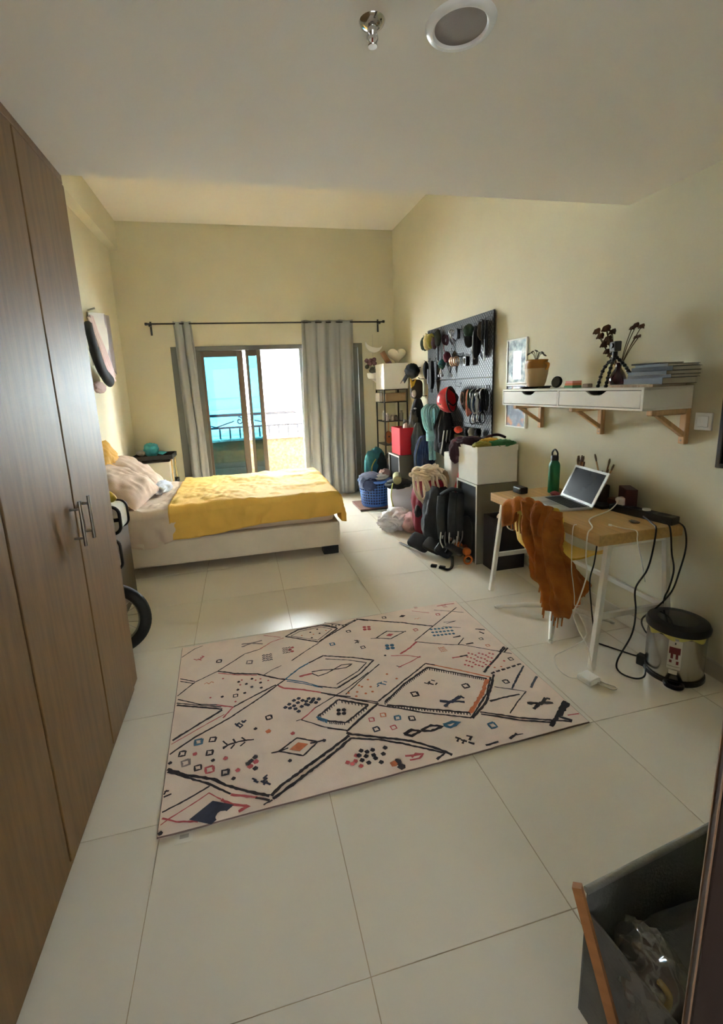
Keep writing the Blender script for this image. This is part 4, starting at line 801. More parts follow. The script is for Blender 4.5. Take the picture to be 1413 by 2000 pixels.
# ------------------------------------------------- desk
DX, DXb, DY0, DY1, DZ = 1.652, 2.158, 1.785, 2.79, .73
dk = thing('desk', 'bamboo-topped desk with white splayed steel legs against the right wall', 'desk', (1.9, 2.29, 0)); dw = mat('desk_steel', (226, 224, 216), .4)
B('top', (DX, DY0, DZ-.058), (DXb, DY1, DZ), bamboo_m, dk, bevel=.003)
for a, b in ((2.45, 2.70), (1.93, 2.40)):
    f = B('drawer_front', (DX-.0015, a, DZ-.052), (DX+.003, b, DZ-.006), bamboo_m, dk, bevel=.001)
def bar(p, q, w, d): 
    p, q = Vector(p), Vector(q); return MB().tube([p, q], w/2*1.3, 4, flat=(1, 1))
for y in (DY0+.03, DY1-.03):
    sgn = -1 if y < 2.2 else 1
    for (xf, xt) in ((1.665, 1.735), (2.145, 2.085)):
        m_ = MB(); w_ = .014
        top = (xt, y, DZ-.058); bot = (xf, y+sgn*.02, 0)
        vs = []
        for (px, py, pz) in (bot, top):
            for dx_, dy_ in ((-w_, -w_), (w_, -w_), (w_, w_), (-w_, w_)): vs.append((px+dx_, py+dy_, pz))
        m_.add(vs, [(0,3,2,1),(4,5,6,7),(0,1,5,4),(1,2,6,5),(2,3,7,6),(3,0,4,7)]); m_.build('leg', dw, dk, bevel=.003)
    B('side_rail', (1.70, y-.010, .262), (2.12, y+.010, .292), dw, dk, bevel=.002)
    B('top_rail', (1.72, y-.012, DZ-.078), (2.10, y+.012, DZ-.058), dw, dk, bevel=.002)
B('back_rail', (2.105, DY0+.04, .262), (2.125, DY1-.04, .290), dw, dk, bevel=.002)
# ------------------------------------------------- chair
ch = thing('desk_chair', 'yellow shell swivel chair with white star base at the desk', 'chair', (1.85, 2.32, 0)); ym = mat('yellow_shell', (220, 182, 70), .45)
CM = TR(1.79, 2.265, 0) @ RZ(10)
prof = [(.215, .425), (.19, .448), (.12, .452), (.0, .447), (-.09, .452), (-.145, .475), (-.175, .54), (-.195, .63), (-.212, .73), (-.225, .80)]
wid = [.165, .18, .195, .20, .19, .17, .17, .195, .20, .165]
pr = spline([(a, 0, b) for a, b in prof], 5); wq = spline([(a, 0, 0) for a in wid], 5)
def shell(u, v):
    i = min(int(u*(len(pr)-1)+.5), len(pr)-1); p = pr[i]; w_ = wq[i].x; s_ = 2*v-1
    up = .045*abs(s_)**2.5; back = min(1, max(0, (p.z-.46)/.15))
    return CM @ Vector((p.x+up*back*.9, w_*s_, p.z+up*(1-back)))
MB().grid(shell, len(pr)-1, 18).build('seat_shell', ym, ch, smooth=180, solid=.011, sub=1)
c0 = Vector((1.843, 2.325, 0))
MB().cyl((c0.x, c0.y, .06), (c0.x, c0.y, .40), .022, n=16).build('column', dw, ch, smooth=50)
MB().lathe((c0.x, c0.y, 0), [(.05, .40), (.14, .425), (.14, .438), (0, .438)], 24).build('seat_plate', dw, ch, smooth=40)
for q in ((1.560, 2.53), (1.625, 2.065), (2.115, 2.14), (2.07, 2.58)):
    e = Vector((q[0], q[1], .012)); s_ = Vector((c0.x, c0.y, .075)); MB().tube([s_, s_.lerp(e, .5)+Vector((0, 0, .006)), e], [.022, .02, .013], 10, flat=(1, .8)).build('base_leg', dw, ch, smooth=60); MB().cyl((e.x, e.y, 0), (e.x, e.y, .014), .014, n=12).build('glide', dw, ch)
# ------------------------------------------------- ochre scarf over the chair back
och = mat('ochre_knit', (186, 112, 36), .9, rgb2=(150, 82, 22), vscale=9, bump=.5, bscale=70)
bl = thing('scarf', 'ochre knitted scarf with tassels draped over the yellow chair', 'scarf', (1.60, 2.2, .10))
def bk_(w, z):      # point on chair back at side offset w, height z
    zz = max(.46, min(.80, z)); x = -.163-.062*(zz-.5)/.3
    return CM @ Vector((x, w, z))
def scarf_top(u, v):   # band along the top of the back, folded over both sides
    w = .195-.39*u; h = (v-.5)*2; zt = .822-.06*abs(2*u-1)**2.2+.006*math.sin(u*30)
    p = bk_(w, .80); off = (.020+.012*math.sin(u*26+v*2)*(abs(h)**.5)) * (-1 if h < 0 else 1)
    n_ = CM.to_3x3() @ Vector((1, 0, 0)); q = p + n_*(off*min(1, abs(h)*4))
    return (q.x, q.y, zt-(abs(h)**1.4)*(.115+.05*math.sin(u*9+1)))
MB().grid(scarf_top, 70, 24).build('top_band', och, bl, smooth=180, solid=.008)
def scarf_fall(u, v):  # long fall round the near edge of the back: first across the back face, then along the side
    sq = 1-.30*math.sin(min(1, v*1.25)*math.pi)
    bot = .50+.17*math.sin(min(1, u*1.25)*math.pi)**.8+.03*u
    z = .815-.05*max(0, u-.5)*2-v*bot
    zz = max(.46, min(.80, z)); bx_ = -.163-.062*(zz-.5)/.3
    fold = .020*math.sin(u*24+2.2*v)+.014*math.sin(u*41-5*v+1)*v+.03*fbm(u*5, v*4, 2)+.03*math.sin(min(1, v)*math.pi)
    if u < .6:
        w = .035-.24*(u/.6); lx, lw = bx_-.030-fold+.03*v, w*sq+.005*v
    else:
        q = (u-.6)/.4; lx, lw = bx_-.03+.03*v+.17*q*(.06+.94*min(1, max(0, v-.42)*2.4)), -.205*sq+.005*v-.022-fold+.05*q*v
    a = min(1, max(0, (u-.5)/.2)); p = CM @ Vector((lx+.03*v, lw, z)); return (p.x, p.y, z)
MB().grid(scarf_fall, 110, 80).build('long_fall', och, bl, smooth=180, solid=.010)
rnd = random.Random(3)
for k in range(9):
    w = .13-.026*k; p = bk_(w, .72); n_ = CM.to_3x3() @ Vector((-1, 0, 0)); a = p+n_*.022; MB().tube([(a.x, a.y, .715), (a.x-.008, a.y, .66), (a.x-.004, a.y, .615-.02*rnd.random())], .004, 6).build('tassel', och, bl)
for k in range(10):
    q = scarf_fall(.06+.055*k, 1.0); MB().tube([q, (q[0]-.004, q[1], q[2]-.04-.03*rnd.random())], .004, 6).build('tassel', och, bl)
# ------------------------------------------------- laptop
lp = thing('laptop', 'open silver laptop with dark screen on the desk', 'laptop', (1.87, 2.35, DZ)); sil = mat('laptop_silver', (205, 206, 208), .32, .7); keym = mat('keyboard_black', (26, 26, 28), .5)
LM = TR(1.858, 2.352, DZ) @ RZ(-7)
MB().box((-.112, -.165, .002), (.112, .165, .014), LM).build('base', sil, lp, bevel=.004)
kb = MB().box((-.012, -.140, .0138), (.098, .140, .0146), LM).build('keyboard_well', keym, lp)
for r_ in range(5):
    for c_ in range(12): MB().box((.078-.021*r_, -.137+.0229*c_, .0146), (.095-.021*r_, -.118+.0229*c_, .0162), LM).build('key', blackp_m, kb)
MB().box((-.100, -.055, .0138), (-.025, .055, .0145), LM).build('trackpad', mat('trackpad', (176, 176, 178), .4, .4), lp)
SM = LM @ TR(.108, 0, .012) @ RY(26)
sc = MB().box((0, -.165, 0), (.007, .165, .222), SM).build('screen_lid', mat('lid_white', (232, 234, 236), .35), lp, bevel=.003)
MB().box((-.0012, -.146, .020), (.0, .146, .206), SM).build('display', mat('dark_display', (9, 10, 12), .25, spec=.03, var=.3, vscale=9), sc)
MB().cyl(LM @ Vector((.109, -.14, .012)), LM @ Vector((.109, .14, .012)), .005, n=10).build('hinge', mat('laptop_hinge', (60, 60, 62), .4), lp)
# ------------------------------------------------- bottle
bo = thing('water_bottle', 'green metal water bottle with black loop cap on the desk', 'bottle', (2.03, 2.627, DZ))
MB().lathe((2.03, 2.627, DZ), [(0, 0), (.033, 0), (.036, .004), (.036, .185), (.033, .203), (.024, .217), (.023, .226), (0, .226)], 32).build('body', mat('bottle_green', (34, 128, 84), .4), bo, smooth=50)
MB().lathe((2.03, 2.627, DZ), [(.0, .224), (.025, .224), (.025, .252), (.021, .257), (0, .257)], 28).build('cap', blackp_m, bo, smooth=40)
MB().tube(spline([(2.03, 2.627-.024, DZ+.245), (2.03, 2.627-.026, DZ+.275), (2.03, 2.627, DZ+.296), (2.03, 2.627+.026, DZ+.275), (2.03, 2.627+.024, DZ+.245)], 6), .006, 8).build('loop', blackp_m, bo, smooth=180)
# ------------------------------------------------- pen cups and pens
for ci, (cx_, cy_, lab, pens) in enumerate(((2.095, 2.47, 'brown brush holder behind the laptop', 9), (2.10, 2.275, 'dark pencil cup with long brushes behind the laptop', 5))):
    MB().lathe((cx_, cy_, DZ), [(0, .0), (.036, 0), (.038, .004), (.04, .115 if ci else .14), (.037, .115 if ci else .14), (.034, .008), (0, .008)], 24).build('pen_cup', mat('cup%d' % ci, ((126, 84, 48), (60, 44, 34))[ci], .6), None, smooth=40, label=lab, cat='cup')
    for k in range(pens):
        a = rnd.uniform(0, 6.28)
        if ci == 0: dx_, dy_, h = rnd.uniform(-.02, .02), rnd.uniform(-.028, .028), rnd.uniform(.225, .285); lb_ = 'short wooden brush standing among others in brown brush holder'
        else: dx_, dy_, h = ((-.02, .055, .30), (-.012, -.055, .285), (.0, -.035, .22), (.012, -.062, .25), (.01, .02, .20))[k]; lb_ = ('long pale brush leaning left in the pencil cup', 'long grey brush leaning right in the pencil cup', 'short wooden pencil in the dark pencil cup', 'thin metal ruler pen leaning right in the cup', 'short dark pencil in the dark pencil cup')[k]
        t = thing('paint_brush', lb_, 'brush', (cx_, cy_, DZ+.02), 'brushes and pens on the desk')
        p0 = Vector((cx_-dx_*.4, cy_-dy_*.35, DZ+.012)); p1 = Vector((cx_+dx_, cy_+dy_, DZ+h))
        MB().tube([p0, p0.lerp(p1, .85)], [.0035, .0045], 8).build('handle', mat(('brush_tan', 'brush_brown', 'brush_pale')[k % 3], ((190, 146, 96), (126, 82, 46), (206, 190, 160))[k % 3], .6), t); MB().tube([p0.lerp(p1, .85), p0.lerp(p1, .94), p1], [.0045, .006, .0035], 8).build('tip', mat('bristle', (110, 92, 76), .8), t)
# ------------------------------------------------- other things on the desk
t = thing('card_box', 'dark maroon box with silver print standing at the back of the desk', 'box', (2.125, 2.10, DZ)); BM = TR(2.115, 2.10, DZ) @ RZ(-28)
MB().box((-.03, -.065, 0), (.03, .065, .135), BM).build('carton', mat('maroon_card', (74, 22, 28), .5), t, bevel=.003); MB().box((-.0306, -.012, .055), (-.03, .036, .068), BM).build('print', mat('silver_print', (170, 150, 140), .4), t)
MB().prism([(1.985, 2.33), (2.11, 2.30), (2.12, 2.16), (2.0, 2.16)], 'z', DZ+.0, DZ+.018).build('black_tablet', blackp_m, None, bevel=.004, label='flat black tablet lying behind the laptop', cat='tablet')
MB().lathe((2.12, 2.205, DZ+.018), [(0, 0), (.03, 0), (.033, .012), (.033, .03), (0, .032)], 20).build('small_tin', mat('amber_tin', (120, 86, 50), .4), None, smooth=40, label='small brown tin behind the laptop screen', cat='tin')
B('black_case', (1.795, 2.66, DZ), (1.86, 2.745, DZ+.045), blackp_m, None, bevel=.008, label='small black case at the far end of the desk', cat='case')
MB().blob((1.985, 2.55, DZ+.014), (.028, .03, .014), .3, 2, 5, lev=3).build('red_wallet', F('rust_leather', (150, 60, 56)), None, smooth=180, label='small rust red purse between the bottle and laptop', cat='purse')
MB().blob((1.97, 1.90, DZ+.005), (.018, .03, .005), .3, 2, 6, lev=3).build('dark_twist', brown_f, None, smooth=180, label='dark twist of cord on the near desk corner', cat='cord')
ps = thing('power_strip', 'black power strip on the near back corner of the desk', 'power strip', (2.10, 1.97, DZ)); PM = TR(2.085, 1.965, DZ) @ RZ(10)
MB().box((-.032, -.175, 0), (.032, .175, .042), PM).build('body', blackp_m, ps, bevel=.005)
for k in range(4): MB().box((-.022, -.14+.075*k, .042), (.022, -.09+.075*k, .0435), PM).build('socket', mat('socket_dark', (30, 30, 32), .6), ps)
MB().lathe(PM @ Vector((0, -.02, .0435)), [(0, 0), (.02, 0), (.02, .008), (0, .01)], 20).build('round_plug', whitep_m, None, smooth=40, label='flat round white plug in the power strip', cat='plug')
t = thing('white_plug', 'white cube plug adapter at the far end of the power strip', 'plug', PM @ Vector((0, .125, .0435))); MB().box((-.02, .10, .0435), (.02, .145, .085), PM).build('cube', whitep_m, t, bevel=.004); MB().box((-.014, .14, .06), (.014, .155, .078), PM).build('cable_end', whitep_m, t, bevel=.003)
def cable(name, label, pts, r, mt_): return MB().tube(spline(pts, 10), r, 7).build(name, mt_, None, smooth=180, label=label, cat='cable')
wcm = mat('cable_white', (222, 219, 210), .5); bcm = mat('cable_black', (18, 18, 18), .5)
cable('white_cable', 'white charger cable running over the desk front edge to the floor brick', [(2.045, 2.085, DZ+.07), (1.95, 2.05, DZ+.03), (1.80, 2.02, DZ+.006), (1.70, 1.89, DZ+.007), (1.640, 1.85, DZ-.01), (1.634, 1.845, .60), (1.640, 1.84, .50), (1.615, 1.855, .36), (1.60, 1.87, .28), (1.615, 1.84, .20), (1.635, 1.79, .12), (1.62, 1.72, .012), (1.66, 1.63, .008), (1.63, 1.62, .008), (1.60, 1.69, .008)], .0034, wcm)
cable('white_cable', 'thin white cable looping on the floor left of the charger brick', [(1.60, 1.87, .27), (1.61, 1.85, .30), (1.635, 1.81, .18), (1.60, 1.90, .06), (1.55, 1.93, .01), (1.50, 1.84, .006), (1.505, 1.76, .006), (1.55, 1.735, .01)], .0026, wcm)
cable('white_cable', 'white cable with open plug end hanging off the near desk end', [(1.80, 1.87, DZ+.012), (1.83, 1.83, DZ+.005), (1.86, 1.778, DZ+.003), (1.865, 1.772, DZ-.05), (1.93, 1.80, .56), (2.01, 1.85, .44), (2.04, 1.87, .40)], .0026, wcm)
MB().tube([(1.80, 1.87, DZ+.012), (1.79, 1.882, DZ+.013)], .006, 8).build('cable_tip', whitep_m, None, label='white plug tip lying on the near desk corner', cat='plug')
cable('white_cable', 'thin white cable hanging against the ochre scarf', [(1.67, 1.965, DZ+.004), (1.644, 1.96, .71), (1.645, 1.955, .50), (1.655, 1.95, .42), (1.665, 1.945, .34), (1.67, 1.945, .285), (1.69, 1.94, .28), (1.72, 1.94, .285)], .0024, wcm)
cable('black_cable', 'black cable dropping from the power strip to the near desk leg and floor plug', [(2.045, 1.92, DZ+.02), (2.0, 1.82, DZ+.012), (1.975, 1.775, DZ), (1.955, 1.765, .62), (1.93, 1.765, .52), (1.87, 1.765, .43), (1.88, 1.76, .30), (1.86, 1.755, .18), (1.78, 1.75, .05), (1.77, 1.72, .008), (1.80, 1.66, .006), (1.86, 1.66, .006), (1.905, 1.70, .03), (1.93, 1.73, .055)], .0042, bcm)
cable('black_cable', 'black cable looping from the strip end towards the bin', [(2.12, 1.80, DZ+.02), (2.14, 1.765, DZ-.01), (2.15, 1.755, .62), (2.12, 1.75, .50), (2.10, 1.765, .38), (2.02, 1.77, .30), (1.935, 1.77, .25), (1.99, 1.80, .16), (2.06, 1.82, .10)], .0042, bcm)
cable('black_cable', 'black cable hanging straight behind the bin lid', [(2.06, 1.82, DZ+.02), (2.06, 1.775, DZ+.0), (2.075, 1.765, .60), (2.10, 1.765, .50), (2.085, 1.768, .40), (2.10, 1.80, .33), (2.12, 1.83, .20)], .0042, bcm)
cable('black_cable', 'black cable lying along the floor under the desk', [(1.86, 1.98, .006), (1.91, 1.90, .006), (1.96, 1.82, .006), (1.985, 1.80, .006)], .0042, bcm)
cable('black_cable', 'dark cable hanging behind the front desk leg', [(1.70, 1.85, .66), (1.69, 1.85, .56), (1.68, 1.86, .46), (1.71, 1.87, .30), (1.74, 1.88, .18)], .0036, bcm)
t = thing('floor_plug', 'black plug on the floor left of the steel bin', 'plug', (1.935, 1.745, 0)); MB().cbox((1.935, 1.745, .03), (.04, .05, .056), RZ(20)).build('body', blackp_m, t, bevel=.006)
t = thing('charger_brick', 'white square charger brick on the floor by the desk leg', 'charger', (1.58, 1.715, 0)); MB().cbox((1.58, 1.715, .0145), (.078, .078, .029), RZ(12)).build('body', whitep_m, t, bevel=.007)
# ------------------------------------------------- pedal bin
bn = thing('pedal_bin', 'small steel pedal bin with black lid and yellow liner beside the desk', 'bin', (2.03, 1.655, 0)); bx, by = 2.03, 1.655
MB().lathe((bx, by, 0), [(0, 0), (.128, 0), (.132, .006), (.130, .022), (0, .022)], 48).build('base', blackp_m, bn, smooth=40)
MB().lathe((bx, by, 0), [(.122, .02), (.124, .024), (.124, .245), (.120, .245)], 64).build('body', mat('bin_steel', (186, 184, 178), .22, 1.0, var=.05, vscale=40, stretch=(1, 1, .02)), bn, smooth=40)
lm = mat('liner_yellow', (206, 198, 110), .6)
def lin_(u, v): a = u*2*math.pi; r = .1265+.005*math.sin(a*11)*v+.004*fbm(math.cos(a)*3, math.sin(a)*3, v); return (bx+r*math.cos(a), by+r*math.sin(a), .272-v*(.032+.010*math.sin(a*7)))
MB().grid(lin_, 90, 6).build('liner', lm, bn, smooth=180, solid=.002)
MB().lathe((bx, by, 0), [(.127, .255), (.134, .258), (.136, .275), (.128, .292), (.110, .298)], 56).build('lid_rim', blackp_m, bn, smooth=40)
MB().lathe((bx, by, 0), [(.0, .301), (.06, .300), (.111, .296), (.111, .29), (0, .29)], 56).build('lid', mat('lid_black', (34, 36, 36), .12), bn, smooth=40)
fa = math.atan2(-by, -bx)+.12
def onb(a, z, r=.1248): return (bx+r*math.cos(fa+a), by+r*math.sin(fa+a), z)
def patch(a0, a1, z0, z1, nm, mt_, r=.1246, par=None): return MB().grid(lambda u, v: onb(a0+(a1-a0)*u, z0+(z1-z0)*v, r), 10, 2).build(nm, mt_, par or bn, smooth=180)
lab_w = mat('label_white', (222, 216, 206), .6); lab_r = mat('label_maroon', (120, 40, 44), .6)
lbp = patch(-.34, .10, .085, .235, 'label', lab_w)
patch(-.30, .06, .165, .200, 'label_print', lab_r, .1249, lbp); patch(-.24, -.16, .140, .165, 'label_print', lab_r, .1249, lbp); patch(-.08, 0, .140, .165, 'label_print', lab_r, .1249, lbp); patch(-.27, -.19, .118, .132, 'label_print', lab_r, .1249, lbp); patch(-.05, .03, .112, .130, 'label_print', lab_r, .1249, lbp); patch(-.32, .08, .098, .101, 'label_print', mat('label_line', (150, 140, 130), .6), .1249, lbp); patch(-.14, -.10, .215, .226, 'label_print', mat('label_dot', (50, 46, 44), .6), .1249, lbp)
patch(-.26, .02, .058, .080, 'label', lab_w)
pd = [onb(-.32, .012, .13), onb(-.24, .014, .158), onb(-.06, .014, .168), onb(.12, .014, .158), onb(.2, .012, .13)]; MB().tube(spline(pd), .011, 8).build('pedal', blackp_m, bn, smooth=180)
# ------------------------------------------------- wall shelf with drawers
sh = thing('wall_shelf', 'white wall shelf with two drawers on wooden brackets above the desk', 'shelf', (2.03, 2.44, 1.14)); X0, SY0, SY1, Z0, Z1 = 1.885, 1.828, 3.045, 1.318, 1.432
B('top', (X0, SY0, Z1-.014), (XR-.002, SY1, Z1), white_m, sh, bevel=.002); B('bottom', (X0, SY0, Z0), (XR-.002, SY1, Z0+.012), white_m, sh, bevel=.002)
for y in (SY0, 2.432, SY1-.014): B('side', (X0, y, Z0+.012), (XR-.002, y+.014, Z1-.014), white_m, sh, bevel=.001)
B('back', (XR-.02, SY0+.014, Z0+.012), (XR-.002, SY1-.014, Z1-.014), unitin_m, sh, bevel=0)
for a, b in ((SY0+.017, 2.429), (2.449, SY1-.017)):
    mid = (a+b)/2; zt, zb = Z1-.017, Z0+.015; nw = .075
    poly = [(a, zb), (b, zb), (b, zt), (mid+nw, zt), (mid+nw*.6, zt-.018), (mid+nw*.35, zt-.023), (mid-nw*.35, zt-.023), (mid-nw*.6, zt-.018), (mid-nw, zt), (a, zt)]
    f = MB().prism(poly, 'x', X0+.001, X0+.014).build('drawer_front', white_m, sh, bevel=.001)
    B('drawer_body', (X0+.014, a+.01, zb+.004), (XR-.03, b-.01, zt-.03), unitin_m, f, bevel=0)
for y in (2.98, 2.395, 1.845):
    br = thing('shelf_bracket', None, None, (2.1, y, 1.14)); bpy.data.objects.remove(br)
    b_ = B('bracket', (XR-.03, y-.017, 1.14), (XR-.001, y+.017, Z0), pine_m, sh, bevel=.004)
    B('arm', (XR-.24, y-.017, Z0-.028), (XR-.03, y+.017, Z0), pine_m, b_, bevel=.006)
    MB().prism([(XR-.03, 1.175), (XR-.03, 1.205), (XR-.165, Z0-.028), (XR-.205, Z0-.028)], 'y', y-.012, y+.012).build('brace', pine_m, b_, bevel=.003)
    MB().cyl((XR-.031, y, 1.158), (XR-.03, y, 1.158), .005, n=10).build('screw', steel_m, b_)
# things on the shelf
ZS = Z1
cl = mat('clay_pot', (206, 176, 136), .5, var=.08); gl = mat('amber_glaze', (164, 112, 44), .3)
pt = thing('plant_pot', 'two-tone clay jug planter on black saucer at far shelf end', 'plant pot', (1.995, 2.81, ZS+.012))
MB().lathe((1.995, 2.81, ZS+.012), [(0, 0), (.05, 0), (.062, .03), (.072, .08), (.076, .115), (.076, .125)], 32).build('bowl', cl, pt, smooth=50)
MB().lathe((1.995, 2.81, ZS+.012), [(.0765, .122), (.075, .15), (.068, .168), (.073, .178), (.069, .18), (.062, .165), (.05, .16), (0, .16)], 32).build('neck', gl, pt, smooth=50)
MB().tube(spline([(2.01, 2.74, ZS+.165), (2.015, 2.715, ZS+.16), (2.015, 2.72, ZS+.135), (2.01, 2.735, ZS+.125)]), .008, 8).build('lug', gl, pt, smooth=180)
lf = mat('plant_leaf', (70, 52, 40), .7); rnd = random.Random(9)
for k in range(7):
    a = rnd.uniform(0, 6.28); h = rnd.uniform(.03, .075); e = Vector((1.995+.05*math.cos(a), 2.82+.06*math.sin(a), ZS+.185+h)); s_ = Vector((1.995, 2.815, ZS+.175))
    MB().tube(spline([s_, s_.lerp(e, .5)+Vector((0, 0, .03)), e]), .0018, 5).build('stem', lf, pt)
    if k < 5: MB().blob(e, (.014, .012, .004), .2, 2, k, RY(40*math.cos(a)), lev=2).build('leaf', lf, pt, smooth=180)
t = thing('saucer', 'black round tray under the clay planter', 'tray', (1.985, 2.79, ZS)); MB().lathe((1.985, 2.80, ZS), [(0, 0), (.085, 0), (.098, .008), (.1, .014), (.094, .012), (0, .010)], 40).build('dish', blackp_m, t, smooth=40)
t = thing('round_speaker', 'black round disc speaker leaning on the shelf', 'speaker', (2.02, 2.63, ZS)); MB().lathe((2.02, 2.63, ZS+.038), [(0, -.012), (.032, -.012), (.037, -.006), (.037, .006), (.032, .012), (0, .012)], 32, RY(-80) @ RX(12)).build('disc', blackp_m, t, smooth=40)
B('phone_stand', (1.93, 2.65, ZS), (1.99, 2.70, ZS+.01), blackp_m, None, label='small black gadget lying by the round speaker', cat='gadget')
for k, (c, lab) in enumerate((((90, 140, 96), 'green sticky-note pad at the bottom of the pad stack'), ((214, 130, 90), 'orange sticky-note pad in the middle of the stack'), ((222, 150, 140), 'pink sticky-note pad on top of the stack'))): B('note_pad', (1.985, 2.44, ZS+.014*k), (2.05, 2.515-.006*k, ZS+.014*(k+1)-.0005), mat('pad%d' % k, c, .8), None, bevel=.001, label=lab, cat='note pad', group='sticky-note pads on the shelf')
B('grey_eraser', (2.0, 2.33, ZS), (2.035, 2.375, ZS+.022), mat('eraser_grey', (140, 126, 110), .8), None, label='small grey brown block right of the sticky notes', cat='eraser')
# vase with dried roses
vs = thing('bud_vase', 'dark plum glass bud vase behind the tripod', 'vase', (2.045, 2.16, ZS)); MB().lathe((2.045, 2.16, ZS), [(0, 0), (.025, 0), (.04, .02), (.043, .045), (.032, .075), (.016, .10), (.014, .125), (.017, .13), (.012, .128)], 28).build('body', mat('plum_glass', (60, 18, 34), .15, coat=.5), vs, smooth=60)
dl = mat('dried_petal', (88, 56, 34), .85, var=.25); ds = mat('dried_stem', (80, 62, 40), .85)
def drybunch(lab, base, heads, name):
    t = thing(name, lab, 'dried flowers', base, 'dried flowers on the shelf'); b0 = Vector(base)
    for k, (p, r) in enumerate(heads):
        p = Vector(p); MB().tube(spline([b0, b0.lerp(p, .55)+Vector((.0, .008, .0)), p]), .0022, 6).build('stem', ds, t, smooth=180)
        for j in range(9):
            a = j*2.4; v_ = Vector((math.cos(a)*.7, math.sin(a), .3*(j % 3)-.2))*r*.62; Mq = Matrix.Rotation(a, 4, 'Z') @ RY(55+15*(j % 3))
            MB().blob(p+v_, (r*.52, r*.42, r*.12), .25, 1.5, k*9+j, Mq, lev=2).build('petal', dl, t, smooth=180)
heads = [((2.035, 2.325, ZS+.315), .026), ((2.05, 2.275, ZS+.325), .028), ((2.03, 2.245, ZS+.32), .026), ((2.05, 2.225, ZS+.30), .024), ((2.03, 2.29, ZS+.285), .026), ((2.05, 2.255, ZS+.265), .028), ((2.035, 2.265, ZS+.235), .026), ((2.05, 2.24, ZS+.245), .024), ((2.03, 2.235, ZS+.195), .022), ((2.04, 2.225, ZS+.175), .016)]
drybunch('large bunch of brown dried roses leaning left in the vase', (2.045, 2.165, ZS+.10), heads, 'dried_roses')
drybunch('few thin dried buds leaning right behind the camera', (2.05, 2.155, ZS+.10), [((2.06, 2.105, ZS+.305), .016), ((2.055, 2.075, ZS+.315), .020), ((2.06, 2.045, ZS+.305), .019), ((2.06, 2.075, ZS+.255), .014), ((2.06, 2.055, ZS+.258), .012)], 'dried_buds')
# tripod with camera
tp = thing('mini_tripod', 'black bead-jointed flexible tripod on the shelf', 'tripod', (1.97, 2.14, ZS))
hub = Vector((1.965, 2.105, ZS+.165))
for foot, kn in (((1.955, 2.20, ZS+.008), (1.955, 2.165, ZS+.10)), ((1.93, 2.115, ZS+.008), (1.935, 2.10, ZS+.09)), ((2.02, 2.06, ZS+.075), (2.0, 2.08, ZS+.12))):
    ps_ = spline([hub, kn, foot], 7); b = MB()
    for i, p in enumerate(ps_): 
        rr_ = .0105 if i % 2 == 0 else .007; b.blob(p, (rr_, rr_, rr_), 0, 1, 0, lev=2)
    b.build('leg', blackp_m, tp, smooth=180)
MB().cyl(hub+Vector((0, 0, -.008)), hub+Vector((0, 0, .022)), .013, n=16).build('head', blackp_m, tp, smooth=50); MB().tube([hub+Vector((0, 0, .01)), hub+Vector((0, .03, .012))], .005, 8).build('lock_knob', blackp_m, tp)
cm_ = thing('action_camera', 'small black action camera on the flexible tripod', 'camera', tuple(hub+Vector((0, 0, .022)))); KM = TR(*(hub+Vector((0, 0, .022)))) @ RZ(-22)
MB().box((-.018, -.034, 0), (.018, .034, .052), KM).build('body', mat('camera_black', (34, 34, 36), .45), cm_, bevel=.006)
MB().box((-.0195, .006, .012), (-.018, .028, .040), KM).build('front_screen', mat('camera_screen', (90, 90, 92), .15), cm_, bevel=.001); MB().lathe(KM @ Vector((-.018, -.014, .03)), [(0, 0), (.013, 0), (.013, .006), (.010, .008), (0, .006)], 20, RZ(-22) @ RY(-90)).build('lens', blackp_m, cm_, smooth=40)
# books, one by one
bks = [(1.905, 2.06, .012, .26, .20, (206, 172, 150), 'pink-edged spiral notebook at the bottom of the stack'), (1.93, 2.0, .030, .235, .19, (58, 60, 68), 'thick slate book above the spiral notebook'), (1.94, 1.985, .014, .23, .185, (120, 124, 130), 'thin pale grey book in the stack'), (1.935, 1.98, .018, .225, .19, (40, 42, 46), 'charcoal book in the middle of the stack'), (1.95, 1.975, .020, .22, .18, (34, 36, 40), 'dark grey folder near the top of stack'), (1.96, 1.965, .012, .20, .17, (66, 72, 68), 'green grey notebook second from the top'), (1.955, 1.985, .008, .15, .16, (22, 22, 24), 'black patterned pad on top of the stack')]
z = ZS
for k, (x, y, h, ly, lx, c, lab) in enumerate(bks):
    bmk = mat('bookcover%d' % k, c, .5); t = thing('book', lab, 'book', (x+lx/2, y-ly/2, z), 'books stacked on the shelf'); MX = TR(x+lx/2, y-ly/2, z) @ RZ((0, -3, 4, -2, 3, -5, 6)[k])
    pg = mat('book_pages', (214, 208, 194), .85)
    c_ = .0018; MB().box((-lx/2, -ly/2, .0004), (lx/2, ly/2, .0004+c_), MX).box((-lx/2, -ly/2, h-c_-.0004), (lx/2, ly/2, h-.0004), MX).box((-lx/2, -ly/2, c_), (-lx/2+c_, ly/2, h-c_), MX).build('cover', bmk, t)
    MB().box((-lx/2+c_+.0005, -ly/2+.004, c_+.0006), (lx/2-.004, ly/2-.004, h-c_-.0006), MX).build('pages', pg, t)
    if k == 0:
        for i in range(26): MB().tube([MX @ Vector((-lx/2-.002+.009*math.cos(a), -ly/2+.012+i*.0093, h/2+.0085*math.sin(a))) for a in [2*math.pi*q/10 for q in range(10)]], .0012, 5, True).build('spiral_ring', mat('spiral_white', (226, 220, 210), .4), t)
    z += h
